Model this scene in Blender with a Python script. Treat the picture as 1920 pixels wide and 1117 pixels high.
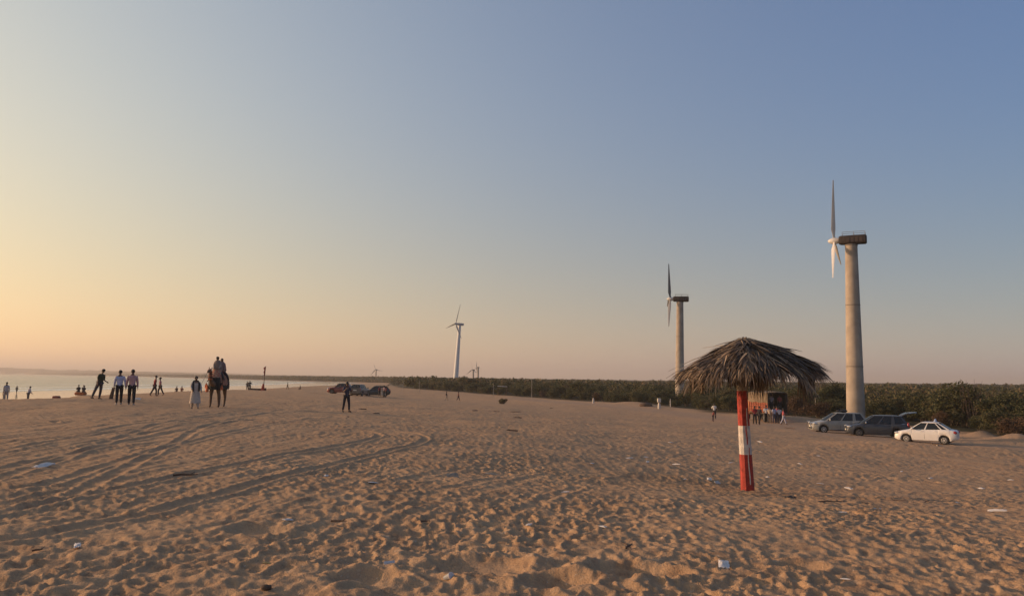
import bpy, bmesh, math, random
import numpy as np
from mathutils import Vector, Matrix, Euler
R = math.radians
random.seed(7)
for o in list(bpy.data.objects): bpy.data.objects.remove(o)
scene = bpy.context.scene
COL = scene.collection

# ---------------------------------------------------------------- camera, sky, sun, exposure
CZ = 4.3                                   # eye height above the sea (z = 0)
FPX = 1440.0
cam_d = bpy.data.cameras.new('camera'); cam = bpy.data.objects.new('camera', cam_d); COL.objects.link(cam)
cam_d.lens = 27.0; cam_d.sensor_width = 36.0; cam_d.clip_start = 0.05; cam_d.clip_end = 40000
CAM_ROT = Euler((R(90 + 6.03), 0, 0)).to_matrix() @ Matrix.Rotation(R(0.66), 3, 'Z')
cam.matrix_world = Matrix.Translation((0, 0, CZ)) @ CAM_ROT.to_4x4()
scene.camera = cam

SUN_AZ, SUN_EL = R(-80), R(11)             # azimuth from +Y, negative = to the left
world = bpy.data.worlds.new('World'); scene.world = world; world.use_nodes = True
wn = world.node_tree; wn.nodes.clear()
wo = wn.nodes.new('ShaderNodeOutputWorld'); wb = wn.nodes.new('ShaderNodeBackground')
sky = wn.nodes.new('ShaderNodeTexSky'); sky.sky_type = 'NISHITA'; sky.sun_disc = False
sky.sun_elevation = SUN_EL; sky.sun_rotation = SUN_AZ
sky.altitude = 0; sky.air_density = 1.0; sky.dust_density = 0.4; sky.ozone_density = 3.0
wb.inputs['Strength'].default_value = 0.106
# evening dust: the air reddens and thickens towards the sun and the horizon (world-space directions only)
def wmath(op, a, b=None, c=None):
    x = wn.nodes.new('ShaderNodeMath'); x.operation = op
    for i, v in enumerate((a, b, c)):
        if v is None: continue
        if isinstance(v, (int, float)): x.inputs[i].default_value = v
        else: wn.links.new(v, x.inputs[i])
    return x.outputs[0]
wtc = wn.nodes.new('ShaderNodeTexCoord'); wsx = wn.nodes.new('ShaderNodeSeparateXYZ'); wn.links.new(wtc.outputs['Generated'], wsx.inputs[0])
wdt = wn.nodes.new('ShaderNodeVectorMath'); wdt.operation = 'DOT_PRODUCT'; wn.links.new(wtc.outputs['Generated'], wdt.inputs[0])
wdt.inputs[1].default_value = (math.sin(SUN_AZ) * math.cos(SUN_EL), math.cos(SUN_AZ) * math.cos(SUN_EL), math.sin(SUN_EL))
w_c = wmath('MULTIPLY_ADD', wdt.outputs['Value'], .5, .5); w_e = wmath('MAXIMUM', wsx.outputs[2], 0.0)
w_n = wmath('EXPONENT', wmath('MULTIPLY', w_e, -1 / .05)); w_w = wmath('EXPONENT', wmath('MULTIPLY', w_e, -1 / .2))
w_c2 = wmath('MULTIPLY', w_c, w_c); w_cw = wmath('MULTIPLY', w_c, w_w)
SKYC = [[-0.665, -0.16, 0.275, 4.095, -1.64, -1.544], [-0.365, 0.39, -0.375, 2.707, -1.161, -1.105], [-0.07, 1.42, -1.029, 2.303, -1.806, -0.757]]
wcm = wn.nodes.new('ShaderNodeCombineXYZ')
for ch in range(3):
    k = SKYC[ch]; t = wmath('MULTIPLY_ADD', w_n, k[1], k[0])
    for term, kk in ((w_w, k[2]), (w_c, k[3]), (w_c2, k[4]), (w_cw, k[5])): t = wmath('MULTIPLY_ADD', term, kk, t)
    wn.links.new(wmath('EXPONENT', t), wcm.inputs[ch])
wmu = wn.nodes.new('ShaderNodeVectorMath'); wmu.operation = 'MULTIPLY'
wn.links.new(sky.outputs[0], wmu.inputs[0]); wn.links.new(wcm.outputs[0], wmu.inputs[1])
wn.links.new(wmu.outputs[0], wb.inputs[0]); wn.links.new(wb.outputs[0], wo.inputs[0])
sun_d = bpy.data.lights.new('sun', 'SUN'); sun = bpy.data.objects.new('sun', sun_d); COL.objects.link(sun)
sun_d.energy = 3.7; sun_d.angle = R(0.6); sun_d.color = (1.0, 0.65, 0.40)
sdir = Vector((math.sin(SUN_AZ) * math.cos(SUN_EL), math.cos(SUN_AZ) * math.cos(SUN_EL), math.sin(SUN_EL)))
sun.rotation_euler = sdir.to_track_quat('Z', 'Y').to_euler()
vs = scene.view_settings
vs.view_transform = 'Standard'; vs.look = 'None'; vs.gamma = 1.0; vs.use_curve_mapping = False; vs.exposure = 0.06

# ---------------------------------------------------------------- helpers
def ray(px, py):
    d = CAM_ROT @ Vector(((px - 960) / FPX, -(py - 558.5) / FPX, -1.0))
    return d
def at(px, py, D):                          # the point seen at a pixel, D metres ahead
    d = ray(px, py); t = D / d.y
    return Vector((d.x * t, D, CZ + d.z * t))
def horizon(px): return 710.5 + (px - 960) * 0.0115

def setp(o, label=None, cat=None, group=None, kind=None):
    if label: o['label'] = label
    if cat: o['category'] = cat
    if group: o['group'] = group
    if kind: o['kind'] = kind
    return o
def empty(name, loc, rz=0.0, label=None, cat=None, group=None):
    o = bpy.data.objects.new(name, None); COL.objects.link(o); o.empty_display_size = 0.2
    o.location = loc; o.rotation_euler = (0, 0, rz)
    return setp(o, label, cat, group)
def link(name, me, m=None, parent=None, smooth=None):
    o = bpy.data.objects.new(name, me); COL.objects.link(o)
    if m is not None:
        ms = m if isinstance(m, (list, tuple)) else [m]
        if len(me.materials) == 0:
            for q in ms: me.materials.append(q)
    if parent is not None: o.parent = parent
    if smooth is not None: me.shade_smooth() if smooth else me.shade_flat()
    return o
def copy_tree(o, parent=None):
    c = o.copy(); COL.objects.link(c); c.parent = parent
    for ch in o.children: copy_tree(ch, c)
    return c

class MB:
    """collects shapes; build() links them as one mesh object"""
    def __init__(s): s.v = []; s.f = []; s.mi = []; s.m = 0
    def add(s, vs_, fs):
        b = len(s.v); s.v += [tuple(p) for p in vs_]
        for f in fs: s.f.append(tuple(b + i for i in f)); s.mi.append(s.m)
        return s
    def box(s, c, d, rot=None, taper=1.0, bev=0.0):
        x, y, z = d[0] / 2, d[1] / 2, d[2] / 2; c = Vector(c)
        if bev > 0:
            b = bev
            pts = []; 
            rings = [(-z, b), (-z + b, 0), (z - b, 0), (z, b)]
            for (zz, ins) in rings:
                xx, yy = x - ins, y - ins; k = b if ins == 0 else b * .5
                pts += [(xx - k, -yy, zz), (xx, -yy + k, zz), (xx, yy - k, zz), (xx - k, yy, zz), (-xx + k, yy, zz), (-xx, yy - k, zz), (-xx, -yy + k, zz), (-xx + k, -yy, zz)]
            fs = [tuple(range(7, -1, -1)), tuple(range(24, 32))]
            for r_ in range(3):
                for i in range(8):
                    j = (i + 1) % 8; fs.append((r_ * 8 + i, r_ * 8 + j, r_ * 8 + 8 + j, r_ * 8 + 8 + i))
            pts = [Vector(p) for p in pts]
        else:
            t = taper
            pts = [Vector(p) for p in ((-x, -y, -z), (x, -y, -z), (x, y, -z), (-x, y, -z), (-x * t, -y * t, z), (x * t, -y * t, z), (x * t, y * t, z), (-x * t, y * t, z))]
            fs = [(3, 2, 1, 0), (4, 5, 6, 7), (0, 1, 5, 4), (1, 2, 6, 5), (2, 3, 7, 6), (3, 0, 4, 7)]
        if rot is not None:
            pts = [rot @ p for p in pts]
        return s.add([c + p for p in pts], fs)
    def tube(s, pts, rad, n=8, cap=True, flat=1.0):
        pts = [Vector(p) for p in pts]
        if not hasattr(rad, '__len__'): rad = [rad] * len(pts)
        up = Vector((0, 0, 1)); vs_ = []
        prev = None
        for i, p in enumerate(pts):
            t = (pts[min(i + 1, len(pts) - 1)] - pts[max(i - 1, 0)]).normalized()
            if prev is None:
                a = t.cross(up)
                if a.length < 1e-3: a = t.cross(Vector((1, 0, 0)))
            else:
                a = prev - t * prev.dot(t)
            a.normalize(); prev = a; b = t.cross(a)
            for k in range(n):
                q = 2 * math.pi * k / n
                vs_.append(p + (a * math.cos(q) + b * math.sin(q) * flat) * rad[i])
        fs = []
        for i in range(len(pts) - 1):
            for k in range(n):
                k2 = (k + 1) % n
                fs.append((i * n + k, i * n + k2, (i + 1) * n + k2, (i + 1) * n + k))
        if cap:
            fs.append(tuple(range(n - 1, -1, -1))); fs.append(tuple((len(pts) - 1) * n + k for k in range(n)))
        return s.add(vs_, fs)
    def lathe(s, prof, n=20, c=(0, 0, 0), axis='z', sx=1.0, sy=1.0):
        vs_ = []; c = Vector(c)
        for (r_, z) in prof:
            for k in range(n):
                q = 2 * math.pi * k / n
                p = Vector((r_ * math.cos(q) * sx, r_ * math.sin(q) * sy, z))
                if axis == 'y': p = Vector((p.x, p.z, p.y))
                if axis == 'x': p = Vector((p.z, p.x, p.y))
                vs_.append(c + p)
        fs = []
        for i in range(len(prof) - 1):
            for k in range(n):
                k2 = (k + 1) % n
                fs.append((i * n + k, i * n + k2, (i + 1) * n + k2, (i + 1) * n + k))
        fs.append(tuple(range(n - 1, -1, -1))); fs.append(tuple((len(prof) - 1) * n + k for k in range(n)))
        return s.add(vs_, fs)
    def ball(s, c, r_, n=10, m=7, rot=None):
        if not hasattr(r_, '__len__'): r_ = (r_, r_, r_)
        c = Vector(c); vs_ = []
        for i in range(m + 1):
            a = math.pi * (i / m) * .998 + .001
            for k in range(n):
                q = 2 * math.pi * k / n
                p = Vector((r_[0] * math.sin(a) * math.cos(q), r_[1] * math.sin(a) * math.sin(q), r_[2] * math.cos(a)))
                if rot is not None: p = rot @ p
                vs_.append(c + p)
        fs = []
        for i in range(m):
            for k in range(n):
                k2 = (k + 1) % n
                fs.append((i * n + k, (i + 1) * n + k, (i + 1) * n + k2, i * n + k2))
        return s.add(vs_, fs)
    def loft(s, rings, cap=True):
        n = len(rings[0]); vs_ = [p for r_ in rings for p in r_]; fs = []
        for i in range(len(rings) - 1):
            for k in range(n):
                k2 = (k + 1) % n
                fs.append((i * n + k, i * n + k2, (i + 1) * n + k2, (i + 1) * n + k))
        if cap:
            fs.append(tuple(range(n - 1, -1, -1))); fs.append(tuple((len(rings) - 1) * n + k for k in range(n)))
        return s.add(vs_, fs)
    def slab(s, poly, off):                  # polygon thickened along off
        n = len(poly); a = [Vector(p) for p in poly]; o = Vector(off)
        fs = [tuple(range(n - 1, -1, -1)), tuple(range(n, 2 * n))] + [(k, (k + 1) % n, n + (k + 1) % n, n + k) for k in range(n)]
        return s.add(a + [p + o for p in a], fs)
    def mesh(s, name='mesh', smooth=True, angle=40):
        me = bpy.data.meshes.new(name); me.from_pydata(s.v, [], s.f); me.update()
        bm = bmesh.new(); bm.from_mesh(me); bmesh.ops.recalc_face_normals(bm, faces=bm.faces); bm.to_mesh(me); bm.free()
        me.polygons.foreach_set('material_index', s.mi)
        if smooth:
            me.shade_smooth(); me.set_sharp_from_angle(angle=R(angle))
        return me
    def build(s, name, m, parent=None, smooth=True, angle=40):
        return link(name, s.mesh(name, smooth, angle), m, parent)

# ---------------------------------------------------------------- materials
MATS = {}
def mat(name, col, rough=0.7, metal=0.0, var=0.12, scale=6.0, bump=0.0, spec=0.5, coat=0.0, col2=None, bscale=None):
    if name in MATS: return MATS[name]
    m = bpy.data.materials.new(name); m.use_nodes = True; nt = m.node_tree; N = nt.nodes; L = nt.links
    p = N['Principled BSDF']; p.inputs['Roughness'].default_value = rough; p.inputs['Metallic'].default_value = metal
    p.inputs['Specular IOR Level'].default_value = spec; p.inputs['Coat Weight'].default_value = coat
    tc = N.new('ShaderNodeTexCoord'); nz = N.new('ShaderNodeTexNoise'); nz.inputs['Scale'].default_value = scale; nz.inputs['Detail'].default_value = 5
    L.new(tc.outputs['Object'], nz.inputs['Vector'])
    cr = N.new('ShaderNodeValToRGB'); cr.color_ramp.elements[0].position = .3; cr.color_ramp.elements[1].position = .7
    a = [max(0, c * (1 - var)) for c in col]; b = col2 if col2 else [min(1, c * (1 + var)) for c in col]
    cr.color_ramp.elements[0].color = (*a, 1); cr.color_ramp.elements[1].color = (*b, 1)
    L.new(nz.outputs['Fac'], cr.inputs['Fac']); L.new(cr.outputs['Color'], p.inputs['Base Color'])
    if bump > 0:
        n2 = N.new('ShaderNodeTexNoise'); n2.inputs['Scale'].default_value = bscale or scale * 4; n2.inputs['Detail'].default_value = 4
        L.new(tc.outputs['Object'], n2.inputs['Vector'])
        bp = N.new('ShaderNodeBump'); bp.inputs['Strength'].default_value = bump; bp.inputs['Distance'].default_value = .05
        L.new(n2.outputs['Fac'], bp.inputs['Height']); L.new(bp.outputs['Normal'], p.inputs['Normal'])
    MATS[name] = m; return m
def tone_mat(name, stops, rough=0.8, spec=0.3, translucent=0.0):
    """colour picked per piece by the 'tone' attribute"""
    m = bpy.data.materials.new(name); m.use_nodes = True; nt = m.node_tree; N = nt.nodes; L = nt.links
    p = N['Principled BSDF']; p.inputs['Roughness'].default_value = rough; p.inputs['Specular IOR Level'].default_value = spec
    at_ = N.new('ShaderNodeAttribute'); at_.attribute_name = 'tone'
    oi = N.new('ShaderNodeObjectInfo')
    ad = N.new('ShaderNodeMath'); ad.operation = 'MULTIPLY_ADD'; ad.inputs[1].default_value = .35; ad.inputs[2].default_value = -.17
    L.new(oi.outputs['Random'], ad.inputs[0])
    sm = N.new('ShaderNodeMath'); sm.operation = 'ADD'; sm.use_clamp = True
    L.new(at_.outputs['Fac'], sm.inputs[0]); L.new(ad.outputs[0], sm.inputs[1])
    cr = N.new('ShaderNodeValToRGB'); e = cr.color_ramp.elements
    while len(e) < len(stops): e.new(.5)
    for i, (pos, c) in enumerate(stops): e[i].position = pos; e[i].color = (*c, 1)
    L.new(sm.outputs[0], cr.inputs['Fac']); L.new(cr.outputs['Color'], p.inputs['Base Color'])
    if translucent > 0:
        tr = N.new('ShaderNodeBsdfTranslucent'); mx = N.new('ShaderNodeMixShader'); mx.inputs[0].default_value = translucent
        L.new(cr.outputs['Color'], tr.inputs['Color']); L.new(p.outputs[0], mx.inputs[1]); L.new(tr.outputs[0], mx.inputs[2])
        L.new(mx.outputs[0], N['Material Output'].inputs['Surface'])
    MATS[name] = m; return m

# ---------------------------------------------------------------- noise (numpy)
_rng = np.random.RandomState(11)
PERM = np.concatenate([_rng.permutation(256)] * 3)
GA = _rng.rand(256) * 2 * np.pi; GX, GY = np.cos(GA), np.sin(GA)
JX, JY, JZ = _rng.rand(256), _rng.rand(256), _rng.rand(256)
def perlin(x, y, seed=0):
    x = x + seed * 17.3; y = y - seed * 9.1
    xi = np.floor(x).astype(int); yi = np.floor(y).astype(int); fx = x - xi; fy = y - yi
    u = fx * fx * fx * (fx * (fx * 6 - 15) + 10); v = fy * fy * fy * (fy * (fy * 6 - 15) + 10)
    def g(ix, iy, dx, dy):
        h = PERM[(PERM[ix & 255] + (iy & 255))]
        return GX[h] * dx + GY[h] * dy
    a = g(xi, yi, fx, fy); b = g(xi + 1, yi, fx - 1, fy); c = g(xi, yi + 1, fx, fy - 1); d = g(xi + 1, yi + 1, fx - 1, fy - 1)
    return (a + u * (b - a) + v * ((c + u * (d - c)) - (a + u * (b - a)))) * 1.5
def bowls(x, y, seed=0):
    """trampled sand: a rounded hollow in each random cell, with a rim between cells; about -1..0.6"""
    x = x + seed * 31.7; y = y + seed * 12.9
    xi = np.floor(x).astype(int); yi = np.floor(y).astype(int)
    best = np.full(x.shape, 9.0); sec = np.full(x.shape, 9.0); amp = np.zeros(x.shape)
    for i in (-1, 0, 1):
        for j in (-1, 0, 1):
            h = PERM[PERM[(xi + i) & 255] + ((yi + j) & 255)]
            dx = xi + i + .1 + .8 * JX[h] - x; dy = yi + j + .1 + .8 * JY[h] - y
            d = dx * dx + dy * dy
            nb = d < best
            sec = np.where(nb, best, np.minimum(sec, d)); amp = np.where(nb, JZ[h], amp); best = np.where(nb, d, best)
    d1 = np.sqrt(best); d2 = np.sqrt(sec)
    edge = np.clip((d2 - d1) / .5, 0, 1); edge = edge * edge * (3 - 2 * edge)
    return -(edge) * (.45 + .55 * amp) + .2 * (1 - edge)

# ---------------------------------------------------------------- terrain
ANCH = [(222, 759, 36), (245, 761, 36), (180, 746, 46), (365, 767, 41), (404, 763, 45), (649, 771, 46),
        (0, 757, 52), (100, 748, 51), (290, 741, 65), (330, 737, 75), (450, 731, 130), (560, 727, 190),
        (0, 1117, 5.5), (0, 900, 10.8), (0, 850, 14.5), (0, 800, 22), (300, 850, 15), (300, 800, 22.5), (500, 790, 28),
        (600, 900, 11.5), (600, 1117, 5.6), (960, 1117, 5.7), (960, 950, 9.8), (960, 850, 20), (960, 800, 35), (960, 770, 65), (942, 757, 115),
        (1900, 1117, 5.8), (1900, 950, 14), (1900, 870, 30), (1400, 923, 16.8), (1400, 850, 30), (1400, 1117, 5.7), (1650, 850, 33), (1650, 950, 13),
        (1735, 829, 52), (1650, 817, 58), (1570, 811, 61), (1440, 790, 80), (1605, 787, 86), (1880, 822, 60), (1274, 753, 158), (1338, 789, 82),
        (1112, 755, 135), (640, 738, 126), (700, 743, 119), (837, 751, 142), (859, 751, 142), (1000, 745, 172)]
_A = [tuple(at(*a)) for a in ANCH]
_A += [(100, 300, .2), (-20, 400, .2), (-60, 600, .3), (200, 100, .2), (150, 30, .25), (60, 60, .2), (45, 20, .6), (60, -40, .5), (30, -20, 1.5), (0, -20, 2.7),
       (0, 0, 2.72), (-30, -20, 2.7), (-30, 10, 2.75), (-20, 20, 2.75), (-60, -60, 2.5), (0, -80, 2.5), (300, 300, .2), (300, -100, .2), (0, 900, .3), (-70, 900, .3), (-45, 60, 2.2), (-55, 130, 1.9), (-70, 300, 1.4)]
_A = np.array(_A)
def _tps_k(r2): return np.where(r2 > 1e-9, .5 * r2 * np.log(np.maximum(r2, 1e-9)), 0.0)
_n = len(_A); _P = np.c_[np.ones(_n), _A[:, :2]]
_K = _tps_k(((_A[:, None, :2] - _A[None, :, :2]) ** 2).sum(-1)) + np.eye(_n) * 6.0
_M = np.zeros((_n + 3, _n + 3)); _M[:_n, :_n] = _K; _M[:_n, _n:] = _P; _M[_n:, :_n] = _P.T
_W = np.linalg.solve(_M, np.r_[_A[:, 2], 0, 0, 0])
def tps(X, Y):
    Yc = np.clip(Y, -80, 600); Xc = np.clip(X, -90, 300)
    out = _W[_n] + _W[_n + 1] * Xc + _W[_n + 2] * Yc
    for i in range(_n):
        out = out + _W[i] * _tps_k((Xc - _A[i, 0]) ** 2 + (Yc - _A[i, 1]) ** 2)
    f = np.clip((Y - 250) / 350, 0, 1)
    return np.clip(out, .05, 3.2) * (1 - f) + .3 * f
_YB = [-400, 40, 55, 62, 75, 130, 190, 400, 600, 670, 840, 1550, 2700, 3700, 4100, 4600, 12000]
_XB = [-40, -38, -34, -30, -33, -46, -53, -75, -105, -150, -262, -672, -1480, -2350, -4400, -9500, -12000]
_XW = [-115, -115, -115, -115, -115, -116, -118, -124, -150, -190, -297, -710, -1520, -2400, -4500, -9600, -12100]
_YS = [-400, 0, 55, 63, 72, 80, 93, 100, 112, 140, 172, 203, 236, 400, 600, 670, 840, 1550, 2700, 3700, 4100, 4600, 12000]
_XS = [60, 46, 41, 40, 40, 37, 34, 31, 27.5, 19, 6, -14, -33, -62, -92, -136, -245, -650, -1450, -2300, -4300, -9400, -11900]
def sm(t): t = np.clip(t, 0, 1); return t * t * (3 - 2 * t)
def coast(Y): return np.interp(Y, _YB, _XB), np.interp(Y, _YB, _XW), np.interp(Y, _YS, _XS)
MOUNDS = [(1832, 812, 62, .8, .38), (1845, 813, 62.5, .6, .28), (1902, 820, 58, .9, .40), (1916, 822, 57, .7, .3), (1870, 826, 57, .7, .12), (1185, 762, 128, 3.0, .5), (1480, 786, 84, 2.5, .5), (1215, 768, 118, 2.5, .4), (151, 743, 92, 1.7, .55), (1860, 850, 36, 2.2, .35), (1640, 842, 38, 2.5, .25)]
_MW = [(*at(a, b, c)[:2], s_, h_) for (a, b, c, s_, h_) in MOUNDS]
def base_ground(X, Y):
    X = np.asarray(X, float); Y = np.asarray(Y, float)
    xb, xw, xs = coast(Y)
    top = tps(np.maximum(X, xb), Y)
    t = (xb - X) / (xb - xw)
    low = np.where(t < 1, .22 * (1 - np.clip(t, 0, 1)), -np.clip((t - 1) * .8, 0, 6))
    k = sm(t / .36)
    z = top * (1 - k) + low * k
    for (mx, my, s_, h_) in _MW:
        z = z + h_ * np.exp(-((X - mx) ** 2 + (Y - my) ** 2) / (2 * s_ * s_))
    # far headland
    f = sm((Y - 1200) / 2500) * sm((X - xs) * -1 / 1e9 + (X - xs) / 400)
    z = z + f * (5 + 26 * sm((-X - 900) / 2300)) * (1 + .35 * perlin(X / 420, Y / 900, 3))
    return z
def gz(x, y): return float(base_ground(np.array([x]), np.array([y]))[0])
def gp(px, py):                              # where the ground is seen at a pixel
    d = ray(px, py); D = np.geomspace(3, 400, 1500); t = D / d.y
    z = CZ + d.z * t; g = base_ground(d.x * t, D); i = np.argmax(g >= z)
    return (float(d.x * t[i]), float(D[i]))
def stand(px, D, dz=0.0):                    # ground point in the column of a pixel, D metres ahead
    x = 0.0; py = horizon(px) + 30
    for _ in range(4):
        d = ray(px, py); x = d.x * D / d.y; z = gz(x, D)
        q = CAM_ROT.transposed() @ Vector((x, D, z - CZ)); py = 558.5 + q.y / q.z * FPX
    return Vector((x, D, gz(x, D) + dz))

# tyre tracks: centre lines picked on the ground, tracked by two ruts
TRACKS = [([(0, 1112), (200, 1085), (420, 1020), (640, 962), (960, 880)], .75, .009), ([(330, 1117), (560, 1050), (760, 985), (1000, 905)], .75, .013),
          ([(0, 985), (200, 945), (420, 895), (620, 850), (735, 826), (752, 816), (700, 806), (560, 795), (380, 787), (150, 790)], .7, .028),
          ([(0, 935), (140, 880), (260, 830), (330, 800), (420, 780)], .7, .022), ([(0, 905), (200, 848), (420, 800), (600, 780)], .7, .022),
          ([(0, 1040), (250, 985), (520, 905), (700, 868)], .75, .009), ([(0, 960), (250, 905), (500, 855)], .7, .010), ([(0, 845), (200, 812), (430, 780)], .7, .018),
          ([(0, 860), (250, 812), (500, 778)], .7, .022), ([(0, 826), (300, 792), (560, 768)], .7, .03), ([(620, 795), (800, 800), (960, 815), (1100, 835)], .7, .03),
          ([(1920, 838), (1800, 833), (1640, 822), (1500, 802), (1400, 790), (1250, 772), (1100, 757), (980, 748)], .8, .04)]
TW = []
for pts, hw, dep in TRACKS:
    q = np.array([gp(*p) for p in pts]); n = len(q)
    t = np.linspace(0, n - 1, n * 14); i = np.clip(t.astype(int), 0, n - 2); u = (t - i)[:, None]
    p0 = q[np.clip(i - 1, 0, n - 1)]; p1 = q[i]; p2 = q[i + 1]; p3 = q[np.clip(i + 2, 0, n - 1)]
    c = .5 * ((2 * p1) + (-p0 + p2) * u + (2 * p0 - 5 * p1 + 4 * p2 - p3) * u ** 2 + (-p0 + 3 * p1 - 3 * p2 + p3) * u ** 3)
    TW.append((c, hw, dep))
def track_field(X, Y):
    """returns (height change, flattening 0..1)"""
    dh = np.zeros(X.shape); fl = np.zeros(X.shape)
    for c, hw, dep in TW:
        lo = c.min(0) - 2; hi = c.max(0) + 2
        idx = np.nonzero((X > lo[0]) & (X < hi[0]) & (Y > lo[1]) & (Y < hi[1]))[0]
        if len(idx) == 0: continue
        x = X[idx]; y = Y[idx]; best = np.full(x.shape, 1e9)
        for k in range(len(c) - 1):
            a = c[k]; b = c[k + 1]; ab = b - a; l2 = (ab ** 2).sum() + 1e-9
            t = np.clip(((x - a[0]) * ab[0] + (y - a[1]) * ab[1]) / l2, 0, 1)
            d = (x - a[0] - t * ab[0]) ** 2 + (y - a[1] - t * ab[1]) ** 2
            best = np.minimum(best, d)
        d = np.sqrt(best)
        w = np.abs(d - hw); rut = np.exp(-(w / .10) ** 4)
        rim = np.exp(-((w - .155) / .045) ** 2)
        dh[idx] += -dep * rut * .8 + dep * .75 * rim
        fl[idx] = np.maximum(fl[idx], min(.8, dep * 26) * np.exp(-(w / .17) ** 4))
    return dh, fl
TRACKC = TW[-1][0]

HOLLOWS = [(*gp(a, b), c, d) for (a, b, c, d) in ((1175, 1075, .34, .08), (1262, 1080, .16, .045), (900, 1062, .38, .06), (690, 1085, .26, .05), (1040, 1100, .25, .05), (480, 990, .30, .06), (1500, 1060, .22, .05))]
def detail(X, Y, r):
    wx = X + .10 * perlin(X * 2.1, Y * 2.1, 1) + .05 * perlin(X * 5, Y * 5, 6); wy = Y + .10 * perlin(X * 2.1, Y * 2.1, 2) + .05 * perlin(X * 5, Y * 5, 7)
    dh, fl = track_field(X, Y)
    trod = .60 + .55 * perlin(X / 2.6, Y / 2.6, 5)
    trod = np.clip(trod, .15, 1.15)
    left = sm((-X / np.maximum(r, 1) - .12) / .3) * sm((r - 7) / 8)          # the driven-over side lies smoother
    near = np.exp(-((X + 0.2) ** 2 / 3.5 + (Y - 5.9) ** 2 / 1.0))
    a1 = (1 - sm((r - 45) / 60)) * (1 - .45 * left)
    z = .040 * trod * bowls(wx / .235, wy / .27, 0) * a1
    z += .026 * trod * bowls(wx / .125 + 5, wy / .115, 2) * (1 - sm((r - 16) / 16)) * (1 - .3 * left)
    z += 0.040 * bowls(wx / .46, wy / .42, 4) * np.clip(.25 + .9 * perlin(X / 1.9, Y / 1.9, 8), 0, 1) * (1 - sm((r - 70) / 90)) * (1 - .5 * left)
    z = z * (1 - fl)
    z += (.022 * perlin(X / .9, Y / .9, 9) + .030 * perlin(X / 2.4, Y / 2.4, 10)) * (1 - .6 * fl) * (1 - .5 * sm((r - 60) / 60))
    z += (.010 * perlin(X * 7, Y * 7, 12) + .008 * perlin(X * 14, Y * 14, 22)) * (1 - sm((r - 9) / 10))
    z += .08 * near * perlin(X / .5, Y / .42, 13) + .05 * near
    z += (.08 * perlin(X / 7, Y / 7, 14) + .05 * perlin(X / 3.6, Y / 5, 15)) * sm((r - 8) / 25) * (1 - sm((r - 150) / 150))
    z += (.016 * perlin(X / .32, Y / 7, 24) + .010 * perlin(X / .14, Y / 4, 25)) * left * (1 - sm((r - 60) / 40))
    for (hx, hy, hr, hd) in HOLLOWS:
        q = np.sqrt((X - hx) ** 2 + ((Y - hy) / .8) ** 2) / hr
        k = np.exp(-q ** 4); z = z * (1 - .8 * k) - hd * k + hd * .45 * np.exp(-((q - 1.25) / .28) ** 2)
    return z + dh, fl

def ground_full(X, Y):
    X = np.asarray(X, float); Y = np.asarray(Y, float); r = np.hypot(X, Y)
    z = base_ground(X, Y); xb, xw, xs = coast(Y)
    dry = 1 - sm((xb - X) / (0.25 * (xb - xw)))
    d, fl = detail(X, Y, r)
    calm = 1 - .75 * np.exp(-(np.abs(X - np.interp(Y, TRACKC[::-1, 1] if TRACKC[0, 1] > TRACKC[-1, 1] else TRACKC[:, 1], TRACKC[::-1, 0] if TRACKC[0, 1] > TRACKC[-1, 1] else TRACKC[:, 0])) / 2.6) ** 2) * sm((Y - 44) / 5)
    return z + d * dry * calm * (1 - sm((r - 300) / 300)), fl
def gf(x, y): return float(ground_full(np.array([x]), np.array([y]))[0][0])

# ground sheet: finer where one stands, coarser outwards, all the way round
ang = np.r_[np.arange(-48, 48.01, .11), np.arange(52, 308.1, 4.0)]
rr = [0.0, .6, 1.2, 1.8, 2.4, 3.0, 3.4, 3.8, 4.1, 4.4]
while rr[-1] < 60: rr.append(rr[-1] + max(.026, .0056 * rr[-1]))
while rr[-1] < 320: rr.append(rr[-1] * 1.02)
while rr[-1] < 10000: rr.append(rr[-1] * 1.06)
rr = np.array(rr[1:]); A_, R_ = np.meshgrid(np.radians(ang), rr)
GXX = (R_ * np.sin(A_)).ravel(); GYY = (R_ * np.cos(A_)).ravel()
GZZ, GFL = ground_full(GXX, GYY)
na, nr = len(ang), len(rr)
verts = np.c_[GXX, GYY, GZZ]; verts = np.vstack([verts, [[0, 0, gf(0, 0)]]])
ii = np.arange(na); jj = (ii + 1) % na
q = (np.arange(nr - 1)[:, None] * na)
quads = np.stack([q + ii, q + jj, q + na + jj, q + na + ii], -1).reshape(-1, 4)[:, ::-1]
tris = np.stack([ii, np.full(na, len(verts) - 1), jj], -1)
me = bpy.data.meshes.new('sand_ground')
me.vertices.add(len(verts)); me.vertices.foreach_set('co', verts.ravel())
nl = quads.size + tris.size; me.loops.add(nl); me.loops.foreach_set('vertex_index', np.r_[quads.ravel(), tris.ravel()].astype(np.int32))
npoly = len(quads) + len(tris); me.polygons.add(npoly)
st = np.r_[np.arange(len(quads)) * 4, quads.size + np.arange(len(tris)) * 3]
me.polygons.foreach_set('loop_start', st.astype(np.int32))
me.update(calc_edges=True); me.validate()
me.shade_smooth()
XB_, XW_, XS_ = coast(verts[:, 1])
tt = (XB_ - verts[:, 0]) / (XB_ - XW_)
wet = sm((tt - .20) / .22)
scr = sm((verts[:, 0] - XS_ + 2.5 + 2.5 * perlin(verts[:, 0] / 6, verts[:, 1] / 6, 20)) / 4)
flat = np.r_[GFL, 0]
tx = np.interp(verts[:, 1], TRACKC[::-1, 1], TRACKC[::-1, 0]) if TRACKC[0, 1] > TRACKC[-1, 1] else np.interp(verts[:, 1], TRACKC[:, 1], TRACKC[:, 0])
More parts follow.
